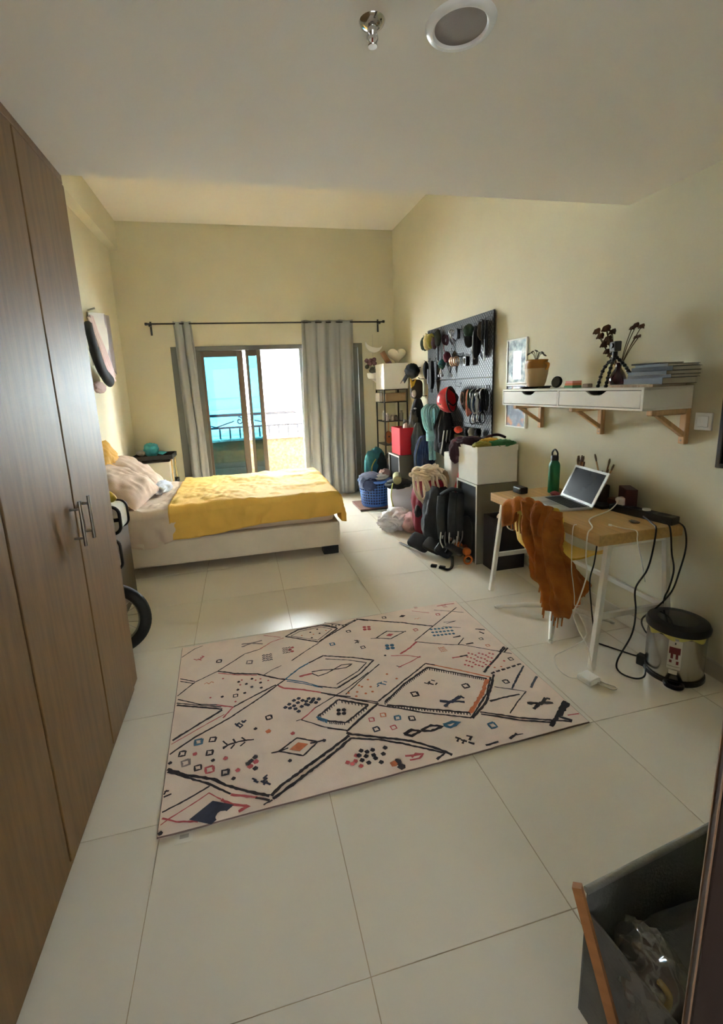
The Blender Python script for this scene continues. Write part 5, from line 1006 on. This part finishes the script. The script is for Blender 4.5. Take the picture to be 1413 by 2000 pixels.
t = thing('honey_jar', 'amber glass jar at the near end of the shelf', 'jar', (2.12, 1.87, ZS)); MB().lathe((2.12, 1.868, ZS), [(0, 0), (.03, 0), (.032, .005), (.032, .05), (.027, .058), (0, .058)], 24).build('glass', mat('amber_glass', (104, 66, 28), .2), t, smooth=40); MB().lathe((2.12, 1.868, ZS), [(.0, .058), (.029, .058), (.029, .076), (0, .078)], 24).build('lid', mat('jar_lid', (196, 160, 70), .4, .4), t, smooth=40)
# ------------------------------------------------- pictures and switch on the right wall
def printmat(name, a, b, c, sc_):
    m = bpy.data.materials.new(name); m.use_nodes = True; nt = m.node_tree; bs = nt.nodes['Principled BSDF']; bs.inputs['Roughness'].default_value = .5; tc = nt.nodes.new('ShaderNodeTexCoord'); nz = nt.nodes.new('ShaderNodeTexNoise'); nz.inputs['Scale'].default_value = sc_; r = nt.nodes.new('ShaderNodeValToRGB'); e = r.color_ramp.elements; e[0].position = .35; e[0].color = (*lin(a), 1); e[1].position = .65; e[1].color = (*lin(b), 1); q = e.new(.5); q.color = (*lin(c), 1); nt.links.new(tc.outputs['Object'], nz.inputs[0]); nt.links.new(nz.outputs[0], r.inputs[0]); nt.links.new(r.outputs[0], bs.inputs['Base Color']); return m
def picture(name, y0, y1, z0, z1, fm, pm, label, w_=.012):
    t = thing(name, label, 'picture', (XR-.01, (y0+y1)/2, z0))
    MB().box((XR-.016, y0, z0), (XR-.001, y0+w_, z1)).box((XR-.016, y1-w_, z0), (XR-.001, y1, z1)).box((XR-.016, y0+w_, z0), (XR-.001, y1-w_, z0+w_)).box((XR-.016, y0+w_, z1-w_), (XR-.001, y1-w_, z1)).build('frame', fm, t, bevel=.002)
    p = B('print', (XR-.008, y0+w_, z0+w_), (XR-.004, y1-w_, z1-w_), pm, t, bevel=0); return t, p
p1 = printmat('print_blue', (70, 84, 96), (206, 212, 210), (140, 158, 166), 14); p2 = printmat('print_dusk', (52, 58, 84), (196, 132, 92), (104, 112, 132), 12)
t, p = picture('picture', 3.185, 3.455, 1.465, 1.815, white_m, p1, 'white-framed blue print above the far end of shelf'); B('bright_block', (XR-.0085, 3.26, 1.50), (XR-.008, 3.37, 1.72), mat('print_sky', (150, 196, 210), .25), p, bevel=0)
t, p = picture('picture', 3.175, 3.455, 1.115, 1.46, white_m, p2, 'white-framed dusk print below the far end of shelf'); B('bright_block', (XR-.0085, 3.27, 1.33), (XR-.008, 3.36, 1.44), mat('print_sky', (150, 196, 210), .25), p, bevel=0)
t, p = picture('picture', 1.20, 1.672, 1.046, 1.52, mat('frame_dark', (40, 36, 36), .4), mat('print_night', (22, 20, 28), .15), 'dark-framed dark picture at the right edge of the photo', .02)
t = thing('light_switch', 'white square wall switch under the near end of the shelf', 'switch', (XR, 1.757, 1.257)); B('plate', (XR-.01, 1.714, 1.214), (XR-.001, 1.80, 1.300), whitep_m, t, bevel=.003); B('rocker', (XR-.014, 1.73, 1.23), (XR-.01, 1.784, 1.284), whitep_m, t, bevel=.002)
# ------------------------------------------------- hamper with wooden frame, bottom right
def filmmat():
    m = bpy.data.materials.new('clear_film'); m.use_nodes = True; nt = m.node_tree; nt.nodes.remove(nt.nodes['Principled BSDF']); N = nt.nodes.new; L = nt.links.new
    t = N('ShaderNodeBsdfTransparent'); t.inputs[0].default_value = (.86, .87, .86, 1); g = N('ShaderNodeBsdfGlossy'); g.inputs['Roughness'].default_value = .12; d = N('ShaderNodeBsdfDiffuse'); d.inputs[0].default_value = (.7, .7, .68, 1)
    x = N('ShaderNodeMixShader'); x.inputs[0].default_value = .45; L(g.outputs[0], x.inputs[1]); L(d.outputs[0], x.inputs[2]); y = N('ShaderNodeMixShader'); y.inputs[0].default_value = .22; L(t.outputs[0], y.inputs[1]); L(x.outputs[0], y.inputs[2]); L(y.outputs[0], nt.nodes['Material Output'].inputs[0]); return m
hp = thing('laundry_hamper', 'dark grey folding fabric hamper with wooden frame by the open door', 'hamper', (.88, .57, 0)); hf = F('hamper_fabric', (104, 104, 100)); hi = mat('hamper_wood', (158, 104, 56), .5, var=.12, vscale=6, stretch=(1, 1, 8))
HX0, HX1, HY0, HY1, HZ = .640, 1.11, .42, .660, .40
HM = TR(HX0, HY1, 0) @ RZ(6.5) @ TR(-HX0, -HY1, 0)
for nm, a, b in (('far_side', (HX0, HY1-.006, .06), (HX1, HY1, HZ)), ('near_side', (HX0, HY0, .06), (HX1, HY0+.006, HZ-.02)), ('end_panel', (HX0, HY0+.006, .06), (HX0+.006, HY1-.006, HZ-.05)), ('end_panel', (HX1-.006, HY0+.006, .06), (HX1, HY1-.006, HZ-.05)), ('base_panel', (HX0+.006, HY0+.006, .06), (HX1-.006, HY1-.006, .066))): MB().box(a, b, HM).build(nm, hf, hp, bevel=.002)
MB().tube([HM @ Vector((HX0, HY1, HZ)), HM @ Vector((HX1, HY1, HZ))], .008, 8).build('hem', F('hamper_hem', (140, 140, 132)), hp, smooth=60)
for x in (HX0-.026, HX1+.02): MB().tube([HM @ Vector((x, HY1+.002, HZ+.024)), HM @ Vector((x+.012, HY0+.05, .0))], .013, 4).build('wooden_leg', hi, hp)
pbg = thing('plastic_bag', 'clear crumpled plastic bag lying in the dark hamper', 'plastic bag', (.74, .54, .1))
MB().blob((.70, .535, .31), (.055, .085, .09), .9, 2.4, 121, ridge=True).build('film', filmmat(), pbg, smooth=180)
MB().tube(spline([(.67, .50, .27), (.675, .495, .31), (.69, .50, .34), (.68, .515, .36)]), .006, 6).build('contents', mat('straw', (186, 160, 96), .8), pbg, smooth=180)
heap('charcoal_blanket', 'charcoal blanket filling the dark hamper', [((.88, .565, .20), (.22, .112, .13), F('charcoal_blanket', (92, 92, 90)), .35, 123, 'blanket')], 'blanket')
# ------------------------------------------------- rug with woven pattern
RUGC = [(-.404, 1.412), (1.371, 1.470), (1.337, 2.688), (-.461, 2.637)]
def rug_uv(u, v):
    a = Vector(RUGC[0]).lerp(Vector(RUGC[1]), u); b = Vector(RUGC[3]).lerp(Vector(RUGC[2]), u); return a.lerp(b, v)
def rug_h(x, y):
    e = math.exp(-((y-1.43-.034*(x+.4))/.05)**2)
    d = (x*.94-y*.34); e2 = math.exp(-((d+.02)/.035)**2)+.8*math.exp(-((x*.75+y*.66-2.15)/.04)**2)
    return .006+.0022*(1+fbm(x*2.2, y*2.2, 5, 2))+.006*max(0, fbm(x*7, 1.3, 2, 2))*e+.0025*e2
rgm = mat('rug_weave', (232, 213, 200), .95, var=.05, vscale=9, bump=.25, bscale=260)
rug = thing('rug', 'pale pink woven rug with drawn geometric diamonds on the floor', 'rug', (.46, 2.05, 0))
mb = MB(); NU, NV = 110, 80
mb.grid(lambda u, v: (*rug_uv(u, v), rug_h(*rug_uv(u, v))), NU, NV)
edge = [(i/NU, 0) for i in range(NU)]+[(1, j/NV) for j in range(NV)]+[(1-i/NU, 1) for i in range(NU)]+[(0, 1-j/NV) for j in range(NV)]
for k in range(len(edge)):
    p, q = rug_uv(*edge[k]), rug_uv(*edge[(k+1) % len(edge)]); mb.add([(p.x, p.y, rug_h(*p)), (q.x, q.y, rug_h(*q)), (q.x, q.y, 0.0005), (p.x, p.y, 0.0005)], [(0, 1, 2, 3)])
mb.build('weave', rgm, rug, smooth=40)
MB().tube([(*rug_uv(*e), rug_h(*rug_uv(*e))*.6) for e in edge], .0034, 6, True).build('bound_edge', mat('rug_binding', (120, 100, 92), .95), rug, smooth=180)
RCOL = {'k': (46, 38, 44), 'r': (188, 88, 92), 'b': (64, 104, 134), 'o': (204, 118, 80), 'g': (138, 124, 122), 'n': (50, 52, 70)}
RN = {'k': 'black_pattern', 'r': 'red_pattern', 'b': 'blue_pattern', 'o': 'orange_pattern', 'g': 'grey_pattern', 'n': 'navy_pattern'}
RL=[('k',5,[-438,2323,-358,2274]),('k',5,[-435,2300,-359,2257]),('k',5,[-434,2178,-357,2267,-245,2331,-168,2396,-98,2459,-9,2484]),('r',5,[-9,2484,59,2541,136,2566]),('r',4,[17,2633,118,2577]),('k',8,[-245,2331,-150,2283,-35,2246,0,2221,67,2174,106,2156]),('r',5,[-240,2312,-150,2271,-36,2235]),('k',4,[1,2228,48,2261,97,2283]),('k',4,[-454,2530,-387,2601,-344,2622]),('k',5,[-428,2150,-319,2082,-237,2053]),('r',6,[-237,2053,-159,2013,-204,1950]),('k',9,[-427,2108,-210,2015]),('k',9,[-209,2009,-327,1929,-416,1868]),('k',5,[-430,2123,-214,2031]),('r',4,[-417,1845,-259,1940,-198,1974]),('k',7,[-416,1788,-321,1859,-176,1941,-43,2036,63,2122,106,2156]),('k',7,[-159,2013,-50,2074,55,2125]),('b',8,[106,2156,180,2224,245,2263]),('k',8,[245,2263,337,2308]),('k',8,[335,2306,493,2242,596,2185,497,2091,355,2008]),('k',5,[341,2273,460,2227,552,2174,489,2112,356,2037]),('b',6,[106,2156,205,2100,262,2050]),('k',6,[262,2050,354,2006]),('b',5,[112,2140,196,2092,283,2031]),('r',10,[180,2157,248,2165]),('k',6,[249,2177,300,2178,366,2165,416,2193,475,2186,434,2161,366,2165,328,2144,276,2132,248,2165]),('k',7,[63,2122,91,2088]),('r',8,[66,2115,91,2088,189,2044,269,1998]),('k',7,[268,1996,339,1953,403,1925]),('k',6,[297,1980,350,1949,431,1890,519,1838]),('k',9,[226,1835,340,1921]),('k',4,[238,1844,237,1826]),('k',4,[250,1854,250,1835]),('k',4,[262,1863,262,1844]),('k',4,[275,1872,274,1853]),('k',4,[288,1882,287,1862]),('k',4,[300,1892,300,1872]),('k',4,[313,1901,312,1881]),('k',4,[327,1911,325,1891]),('k',9,[340,1921,470,1845]),('k',4,[355,1913,353,1892]),('k',4,[369,1904,368,1884]),('k',4,[384,1895,382,1875]),('k',4,[398,1887,397,1867]),('k',4,[413,1879,411,1859]),('k',4,[427,1870,425,1850]),('k',4,[442,1862,439,1842]),('k',4,[456,1853,454,1834]),('k',9,[470,1845,342,1760]),('k',4,[455,1835,453,1816]),('k',4,[440,1826,438,1807]),('k',4,[426,1816,424,1797]),('k',4,[411,1806,409,1788]),('k',4,[397,1797,395,1779]),('k',4,[383,1788,381,1770]),('k',4,[369,1779,367,1761]),('k',4,[355,1769,354,1752]),('k',9,[342,1760,262,1794]),('k',4,[333,1764,332,1746]),('k',4,[324,1768,323,1750]),('k',4,[315,1771,314,1754]),('k',4,[306,1775,305,1757]),('k',4,[297,1779,296,1761]),('k',4,[288,1783,288,1765]),('k',4,[280,1786,279,1768]),('k',4,[271,1790,270,1772]),('b',9,[262,1794,218,1834]),('b',4,[257,1798,256,1780]),('b',4,[252,1803,252,1784]),('b',4,[247,1807,247,1789]),('b',4,[243,1812,242,1793]),('b',4,[238,1816,237,1798]),('b',4,[233,1821,233,1802]),('b',4,[228,1825,228,1807]),('b',4,[223,1830,223,1811]),('k',4,[124,1834,150,1836]),('r',6,[150,1836,186,1863,221,1896]),('k',5,[221,1896,331,1953,413,1999,539,2087]),('k',5,[149,1834,241,1760,337,1712]),('k',6,[338,1710,411,1764,520,1841]),('k',11,[-13,1468,25,1503,164,1581,266,1637,337,1681]),('k',11,[-8,1453,91,1510,194,1569,283,1623,341,1664]),('k',10,[-413,1708,-332,1655,-228,1606,-179,1564,-98,1512,-19,1470]),('k',8,[-411,1695,-251,1594,-161,1520]),('r',8,[-161,1517,-64,1477]),('k',8,[-70,1477,-20,1450]),('k',6,[-43,1438,-9,1450]),('k',6,[-403,1507,-320,1540,-241,1577]),('r',4,[-400,1454,-377,1472,-290,1518,-242,1546,-195,1505]),('r',9,[-195,1503,-155,1471,-94,1444,-132,1434]),('r',6,[-399,1481,-348,1455,-272,1436]),('k',5,[-409,1599,-392,1598]),('k',5,[-408,1574,-381,1581]),('k',5,[-409,1585,-401,1604]),('k',7,[-198,1763,-172,1775,-120,1781,-67,1775]),('k',6,[-199,1804,-180,1777]),('k',6,[-156,1804,-145,1779]),('k',6,[-120,1803,-103,1781]),('k',6,[-197,1756,-179,1771]),('k',6,[-165,1749,-149,1771]),('k',6,[-126,1753,-105,1771]),('k',6,[33,1677,115,1729,200,1682,128,1624,33,1677]),('k',6,[1,1677,33,1677,73,1683]),('k',6,[166,1683,234,1683]),('g',9,[-116,2569,-56,2564,5,2576]),('g',9,[-116,2538,-56,2563,8,2534]),('k',9,[147,2577,231,2633,383,2647,475,2577,335,2455,147,2577]),('k',4,[180,2573,243,2613,374,2627,441,2580,334,2479,180,2573]),('k',5,[333,2447,235,2376,156,2313]),('k',9,[347,2469,499,2572,620,2646]),('k',9,[621,2650,687,2612]),('k',6,[394,2655,473,2590]),('k',5,[407,2671,526,2603,610,2649]),('k',9,[617,2656,841,2538,1053,2421]),('k',5,[884,2298,1053,2421,1170,2505,1301,2600]),('k',4,[1142,2609,1316,2525]),('r',7,[1183,2652,1250,2660,1311,2654]),('r',4,[998,2641,1097,2582]),('k',6,[676,2396,760,2449,858,2407,755,2360,676,2396]),('k',5,[642,2402,676,2396]),('k',5,[880,2289,1064,2200,1126,2179,1345,2019]),('k',5,[1106,2187,1170,2242]),('k',9,[1113,2264,1162,2267]),('k',9,[1151,2177,1197,2176]),('k',9,[1284,2313,1334,2288]),('k',9,[1289,2276,1307,2250]),('k',4,[1108,2399,1208,2353]),('k',4,[1135,2445,1179,2439,1218,2438,1145,2424]),('r',9,[889,2282,830,2237,756,2194]),('r',5,[701,2197,793,2169,853,2135]),('r',5,[704,2080,782,2110,857,2144]),('k',5,[700,2099,721,2080]),('r',8,[1015,2075,1060,2074]),('k',9,[1060,2074,1108,2077]),('k',9,[1330,2091,1341,2079,1224,1994,1115,1913]),('k',7,[1344,2093,1288,2051]),('k',7,[1357,2075,1313,2043]),('k',10,[1144,1894,1168,1897]),('k',10,[1177,1899,1201,1902]),('k',10,[1211,1904,1235,1907]),('k',10,[1244,1909,1269,1912]),('k',10,[1278,1915,1303,1918]),('k',10,[1313,1920,1338,1923]),('k',7,[523,1857,683,1960,857,2075]),('o',7,[857,2075,998,1973,1127,1868]),('k',7,[857,2075,900,2047]),('k',7,[1127,1868,1044,1761,893,1632]),('k',7,[893,1632,700,1724,515,1832]),('k',9,[552,1842,687,1943,853,2040]),('k',4,[552,1842,548,1825]),('k',4,[561,1848,558,1831]),('k',4,[570,1855,567,1838]),('k',4,[580,1862,576,1845]),('k',4,[589,1869,585,1852]),('k',4,[598,1877,594,1859]),('k',4,[608,1884,604,1866]),('k',4,[617,1891,613,1873]),('k',4,[627,1898,623,1880]),('k',4,[637,1906,632,1887]),('k',4,[647,1913,642,1895]),('k',4,[657,1920,652,1902]),('k',4,[667,1928,662,1909]),('k',4,[677,1935,672,1917]),('k',4,[687,1943,682,1924]),('k',4,[698,1950,693,1931]),('k',4,[709,1956,704,1937]),('k',4,[721,1963,716,1944]),('k',4,[732,1970,727,1950]),('k',4,[744,1977,739,1957]),('k',4,[756,1983,750,1964]),('k',4,[768,1990,762,1971]),('k',4,[779,1997,774,1977]),('k',4,[791,2004,786,1984]),('k',4,[804,2011,797,1991]),('k',4,[816,2018,810,1998]),('k',4,[828,2026,822,2005]),('k',4,[840,2033,834,2012]),('k',9,[853,2040,993,1941,1103,1863]),('k',4,[853,2040,846,2019]),('k',4,[863,2033,856,2012]),('k',4,[873,2026,867,2005]),('k',4,[884,2018,877,1998]),('k',4,[894,2011,887,1991]),('k',4,[904,2004,897,1984]),('k',4,[914,1997,907,1977]),('k',4,[924,1990,917,1970]),('k',4,[934,1983,927,1963]),('k',4,[944,1976,936,1956]),('k',4,[954,1969,946,1949]),('k',4,[964,1962,956,1942]),('k',4,[973,1955,966,1935]),('k',4,[983,1948,976,1928]),('k',4,[993,1941,985,1922]),('k',4,[1001,1935,993,1916]),('k',4,[1009,1930,1001,1910]),('k',4,[1017,1924,1009,1905]),('k',4,[1025,1918,1017,1899]),('k',4,[1033,1913,1025,1894]),('k',4,[1041,1907,1033,1888]),('k',4,[1048,1902,1040,1883]),('k',4,[1056,1896,1048,1877]),('k',4,[1064,1891,1056,1872]),('k',4,[1072,1885,1064,1867]),('k',4,[1080,1880,1071,1861]),('k',4,[1087,1874,1079,1856]),('k',4,[1095,1869,1087,1850]),('o',16,[1105,1858,1010,1756,902,1662]),('k',9,[902,1662,727,1742,555,1820]),('k',4,[902,1662,895,1647]),('k',4,[889,1668,883,1653]),('k',4,[877,1674,871,1659]),('k',4,[865,1679,859,1664]),('k',4,[852,1685,846,1670]),('k',4,[840,1691,834,1675]),('k',4,[827,1696,822,1681]),('k',4,[815,1702,809,1687]),('k',4,[802,1708,797,1692]),('k',4,[790,1714,785,1698]),('k',4,[777,1719,772,1704]),('k',4,[765,1725,760,1709]),('k',4,[752,1731,747,1715]),('k',4,[739,1737,734,1721]),('k',4,[727,1742,722,1727]),('k',4,[714,1748,710,1732]),('k',4,[702,1753,698,1737]),('k',4,[690,1759,686,1743]),('k',4,[678,1764,674,1748]),('k',4,[666,1770,661,1754]),('k',4,[654,1775,649,1759]),('k',4,[641,1781,637,1765]),('k',4,[629,1786,625,1770]),('k',4,[617,1792,613,1776]),('k',4,[604,1798,600,1781]),('k',4,[592,1803,588,1787]),('k',4,[580,1809,576,1792]),('k',4,[567,1814,563,1798]),('k',10,[1153,1884,1116,1831,1005,1702,896,1628]),('n',14,[804,1775,857,1752,911,1779]),('n',12,[809,1732,852,1760,913,1735]),('n',10,[913,1782,924,1760]),('k',5,[1105,1795,1231,1720,1149,1666,1072,1609]),('n',8,[1178,1758,1256,1829,1342,1904]),('n',9,[1270,1738,1352,1808]),('k',9,[1029,1708,1106,1711,1189,1711]),('k',14,[1187,1648,1242,1625,1292,1652]),('k',12,[1191,1603,1246,1631,1301,1615]),('k',10,[1292,1652,1305,1641]),('k',8,[949,1655,1097,1572,1296,1487]),('k',8,[946,1642,1088,1560,1229,1501]),('k',15,[1362,1610,1268,1539,1195,1487]),('k',15,[1368,1595,1267,1530,1304,1491]),('r',5,[1309,1527,1365,1523]),('k',6,[331,1707,421,1779,519,1844]),('k',10,[330,1701,352,1683,505,1616,594,1574,678,1507,718,1465]),('k',8,[339,1664,464,1620,578,1555,692,1482,648,1459]),('k',5,[254,1750,333,1712]),('k',11,[568,1621,610,1638,648,1621,597,1605,568,1621]),('k',11,[649,1624,702,1641,747,1620,687,1608,649,1624]),('b',11,[755,1626,800,1634,830,1620,777,1605,755,1626]),('k',8,[872,1471,930,1470]),('k',9,[985,1473,1031,1494]),('k',4,[1004,1488,1056,1484]),('r',7,[531,1509,566,1503,607,1501,584,1484,542,1484]),('r',6,[607,1501,578,1512,555,1496]),('k',5,[383,1949,491,2042,616,2142]),('k',6,[296,1975,348,1945,425,1900,521,1851])]
RM=[('flower','k',30,336,1835),('rhomb','n',85,-226,1459),('rhomb','o',45,117,1677),('dot','k',14,226,1682),('ring','k',22,-241,2426),('ring','k',22,5,1894),('ring','k',22,-243,1825),('ring','k',22,-364,1777),('ring','k',22,-251,1751),('ring','k',22,-293,1682),('ring','k',22,-184,1628),('ring','b',26,-302,1826),('ring','g',26,-74,2368),('ring','g',26,-345,1721),('ring','r',26,-246,1659),('ring','k',18,-148,2097),('dash','r',16,-312,1760),('dash','r',16,-186,1701),('dash','r',16,-136,1626),('dash','r',16,100,1762),('dash','k',14,-236,1705),('dash','k',14,-152,1589),('dash','k',14,72,1615),('dash','k',14,-59,1839),('dash','k',14,-408,1739),('dash','k',14,-396,1422),('dash','o',20,-4,1806),('dash','k',13,-133,2205),('dash','k',13,-65,2211),('dash','k',13,-94,2176),('dash','k',13,-67,2145),('dash','k',13,-22,2167),('dash','k',13,-137,2141),('dash','k',13,-103,2106),('dash','k',13,-213,2108),('dash','k',13,-20,2124),('dash','r',9,-117,2216),('dash','r',9,-46,2194),('dash','r',9,-21,2198),('dash','r',9,18,2173),('dash','r',9,-214,2256),('dash','r',9,-270,2117),('dash','r',9,-125,2178),('dash','r',9,-148,2052),('dash','n',17,85,1941),('dash','n',17,105,1958),('dash','n',17,106,1930),('dash','n',17,126,1940),('dash','n',17,130,1979),('dash','n',17,131,1917),('dash','n',17,147,1957),('dash','n',17,143,1895),('dash','n',17,154,1986),('dash','n',17,161,1924),('dash','n',17,171,1967),('dash','n',17,182,1935),('dash','n',17,188,1956),('dash','n',17,192,1927),('dash','n',17,202,1972),('dash','n',17,209,1942),('dash','n',17,219,1953),('dash','n',17,231,1932),('dash','n',17,224,1963),('dash','n',17,249,1952),('burst','r',34,-352,2491),('squig','o',26,-284,2236),('zig','n',55,26,2384),('zig','k',50,141,2425),('dash','r',16,175,2444),('dash','r',16,170,2404),('dash','r',16,159,2424),('burst','n',40,-126,1889),('burst','n',40,-47,1548),('dash','k',18,-95,1648),('dash','k',18,-83,1659),('dash','k',18,-66,1675),('dash','k',18,-67,1616),('dash','r',20,-64,1650),('dash','r',20,-87,1632),('dash','k',11,302,2581),('dash','k',11,350,2605),('dash','k',11,302,2516),('dash','k',11,356,2553),('dash','o',9,246,2559),('dash','o',9,400,2574),('dash','o',9,317,2552),('dash','k',12,429,2624),('dash','k',12,452,2629),('dash','k',12,471,2610),('dash','k',12,494,2615),('dash','k',12,513,2597),('dash','k',12,536,2602),('zig','r',22,1040,2679),('zig','r',30,1232,2637),('rhomb','r',28,763,2402),('dot','k',9,865,2410),('flower','r',34,651,2520),('flower','b',36,724,2284),('ring','k',20,533,2521),('ring','k',20,795,2617),('ring','k',20,573,2325),('ring','r',20,934,2411),('ring','r',20,1142,2546),('ring','b',22,408,2410),('rhomb','k',26,913,2593),('burst','k',30,548,2396),('dot','k',12,671,2210),('squig','o',22,996,2535),('dash','b',16,1026,2389),('dash','b',16,1021,2354),('dash','b',16,1016,2319),('dash','b',16,1051,2386),('dash','b',16,1045,2351),('dash','b',16,1039,2316),('dash','b',16,1075,2383),('dash','b',16,1069,2348),('dash','b',16,1063,2313),('dash','b',16,1099,2381),('dash','b',16,1093,2345),('dash','b',16,1087,2310),('dash','b',16,1123,2378),('dash','b',16,1117,2342),('dash','b',16,1110,2307),('dash','b',16,1148,2375),('dash','b',16,1141,2339),('dash','b',16,1134,2304),('zig','o',40,1001,2168),('ring','k',18,1261,2203),('ring','o',16,1262,2129),('dash','r',11,1122,2092),('dash','r',11,1098,2061),('dash','r',11,1076,2030),('dash','r',11,1053,2001),('dash','r',11,1136,2078),('dash','r',11,1112,2047),('dash','r',11,1089,2017),('dash','r',11,1067,1988),('dash','r',11,1149,2064),('dash','r',11,1125,2033),('dash','r',11,1103,2004),('dash','r',11,1080,1975),('dash','r',11,1176,2075),('dash','r',11,1152,2044),('dash','r',11,1129,2014),('dash','r',11,1106,1985),('dash','r',11,1190,2061),('dash','r',11,1165,2031),('dash','r',11,1142,2001),('dash','r',11,1119,1972),('dash','r',11,1203,2047),('dash','r',11,1179,2017),('dash','r',11,1155,1988),('dash','r',11,1132,1959),('dash','r',11,1230,2058),('dash','r',11,1206,2028),('dash','r',11,1182,1998),('dash','r',11,1158,1969),('dash','r',11,1244,2045),('dash','r',11,1219,2014),('dash','r',11,1195,1985),('dash','r',11,1171,1956),('ring','k',20,1312,1977),('dash','r',11,1268,1972),('dash','o',10,1188,1933),('dash','o',10,1226,1931),('burst','k',36,819,1911),('ring','k',26,709,1856),('ring','k',26,974,1842),('ring','k',22,1181,1814),('ring','o',20,517,1762),('ring','b',22,574,1724),('ring','k',22,636,1704),('ring','r',20,458,1747),('ring','r',20,538,1674),('ring','n',22,461,1685),('ring','b',26,958,1564),('burst','k',46,798,1521),('dash','k',17,365,1586),('dash','k',17,387,1574),('dash','k',17,412,1577),('dash','k',17,351,1564),('dash','k',17,377,1553),('dash','k',17,409,1550),('dash','k',17,356,1537),('dash','k',17,379,1518),('dash','k',17,412,1533),('dash','k',17,428,1508),('dash','k',17,449,1546),('dash','k',17,466,1575),('dash','r',16,339,1567),('dash','r',16,297,1542),('dash','r',16,314,1531),('dash','r',16,345,1511),('dash','r',16,329,1540),('dash','k',26,491,1489),('dash','k',26,498,1463),('dash','o',24,474,1486),('dash','o',11,399,1956),('dash','o',11,442,1951),('dash','o',11,475,1983),('dash','o',11,480,1928),('dash','o',11,516,1932),('dash','o',11,464,1997),('dash','o',11,517,1970),('dash','o',11,430,1921),('dash','o',11,628,2046),('dash','o',11,664,1995),('dash','o',11,519,2029),('burst','b',34,580,1975)]
pats = {c: MB() for c in RCOL}
rnd = random.Random(1)
layer = [0]
def ribbon(c, w, pts):
    P = []
    for i in range(len(pts)-1):
        a, b = Vector(pts[i]), Vector(pts[i+1]); n = max(1, int((b-a).length/.012))
        for j in range(n): P.append(a.lerp(b, j/n))
    P.append(Vector(pts[-1])); h = w/2; mb_ = pats[c]; base = len(mb_.v); layer[0] = (layer[0]+1) % 12; dz = .0006+.00006*layer[0]
    for i, p in enumerate(P):
        t = P[min(i+1, len(P)-1)]-P[max(i-1, 0)]; t = t.normalized() if t.length > 1e-9 else Vector((1, 0)); n_ = Vector((-t.y, t.x)); hh = h*(.72+.5*rnd.random()); jt = n_*rnd.uniform(-.12, .12)*w
        for s_ in (-1, 1): q = p+jt+n_*hh*s_; mb_.v.append((q.x, q.y, rug_h(q.x, q.y)+dz))
    for i in range(len(P)-1): mb_.f.append((base+2*i, base+2*i+1, base+2*i+3, base+2*i+2))
def poly(c, pts):
    for i in range(1, len(pts)-1): pass
    mb_ = pats[c]; base = len(mb_.v); layer[0] = (layer[0]+1) % 12
    for x, y in pts: mb_.v.append((x, y, rug_h(x, y)+.0007+.00006*layer[0]))
    mb_.f.append(tuple(range(base, base+len(pts))))
for c, w, q in RL: ribbon(c, w*.00125, [(q[i]/1000, q[i+1]/1000) for i in range(0, len(q), 2)])
for kind, c, s_, x, y in RM:
    x, y = x/1000, y/1000; s_ = s_*.00092
    if kind in ('dash', 'dot'):
        a = rnd.uniform(-.5, .5); poly(c, [(x+s_*.75*math.cos(a+t), y+s_*.75*math.sin(a+t)) for t in (0, 1.3, 2.9, 4.3, 5.4)])
    elif kind == 'rhomb': poly(c, [(x-s_, y-s_*.1), (x, y+s_*.62), (x+s_, y+s_*.1), (x, y-s_*.62)])
    elif kind == 'ring':
        a = rnd.uniform(-.2, .2); k = s_*.85; ribbon(c, s_*.42, [(x+k*math.cos(a+t), y+k*math.sin(a+t)) for t in (.8, 2.36, 3.93, 5.5, 7.08)])
    elif kind == 'flower':
        for t in range(4): a = t*1.57+.6; poly(c, [(x+s_*.62*math.cos(a)+s_*.42*math.cos(b), y+s_*.62*math.sin(a)+s_*.42*math.sin(b)) for b in (0, 1.05, 2.1, 3.14, 4.2, 5.2)])
    elif kind == 'burst':
        for t in range(7): u = x+rnd.uniform(-.8, .8)*s_; v = y+rnd.uniform(-.55, .55)*s_; a = .7 if t % 2 else -.7; ribbon(c, s_*.22, [(u-.3*s_*math.cos(a), v-.3*s_*math.sin(a)), (u+.3*s_*math.cos(a), v+.3*s_*math.sin(a))])
    elif kind == 'zig':
        for t in range(4):
            for r_ in range(3): u = x+(r_-1)*s_*.38; v = y+(t-1.5)*s_*.36; ribbon(c, s_*.14, [(u-.16*s_, v-.08*s_), (u, v+.1*s_), (u+.16*s_, v-.06*s_)])
    elif kind == 'squig': ribbon(c, s_*.22, [(x-s_, y), (x-s_*.5, y+s_*.4), (x, y-s_*.2), (x+s_*.5, y+s_*.4), (x+s_, y)])
for c, mb_ in pats.items():
    o = mb_.build(RN[c], mat('rug_'+RN[c], RCOL[c], .95, var=.15, vscale=60), rug); o['kind'] = 'stuff'
    for p_ in o.data.polygons:
        pass
    bm = bmesh.new(); bm.from_mesh(o.data)
    for f in bm.faces:
        if f.normal.z < 0: f.normal_flip()
    bm.to_mesh(o.data); bm.free()
tg = B('care_label', (-.345, 1.375, .0005), (-.285, 1.416, .0025), mat('label_cloth', (222, 216, 204), .8), rug, bevel=0); B('print', (-.33, 1.39, .0025), (-.30, 1.405, .0028), mat('label_ink', (170, 164, 154), .8), tg, bevel=0)
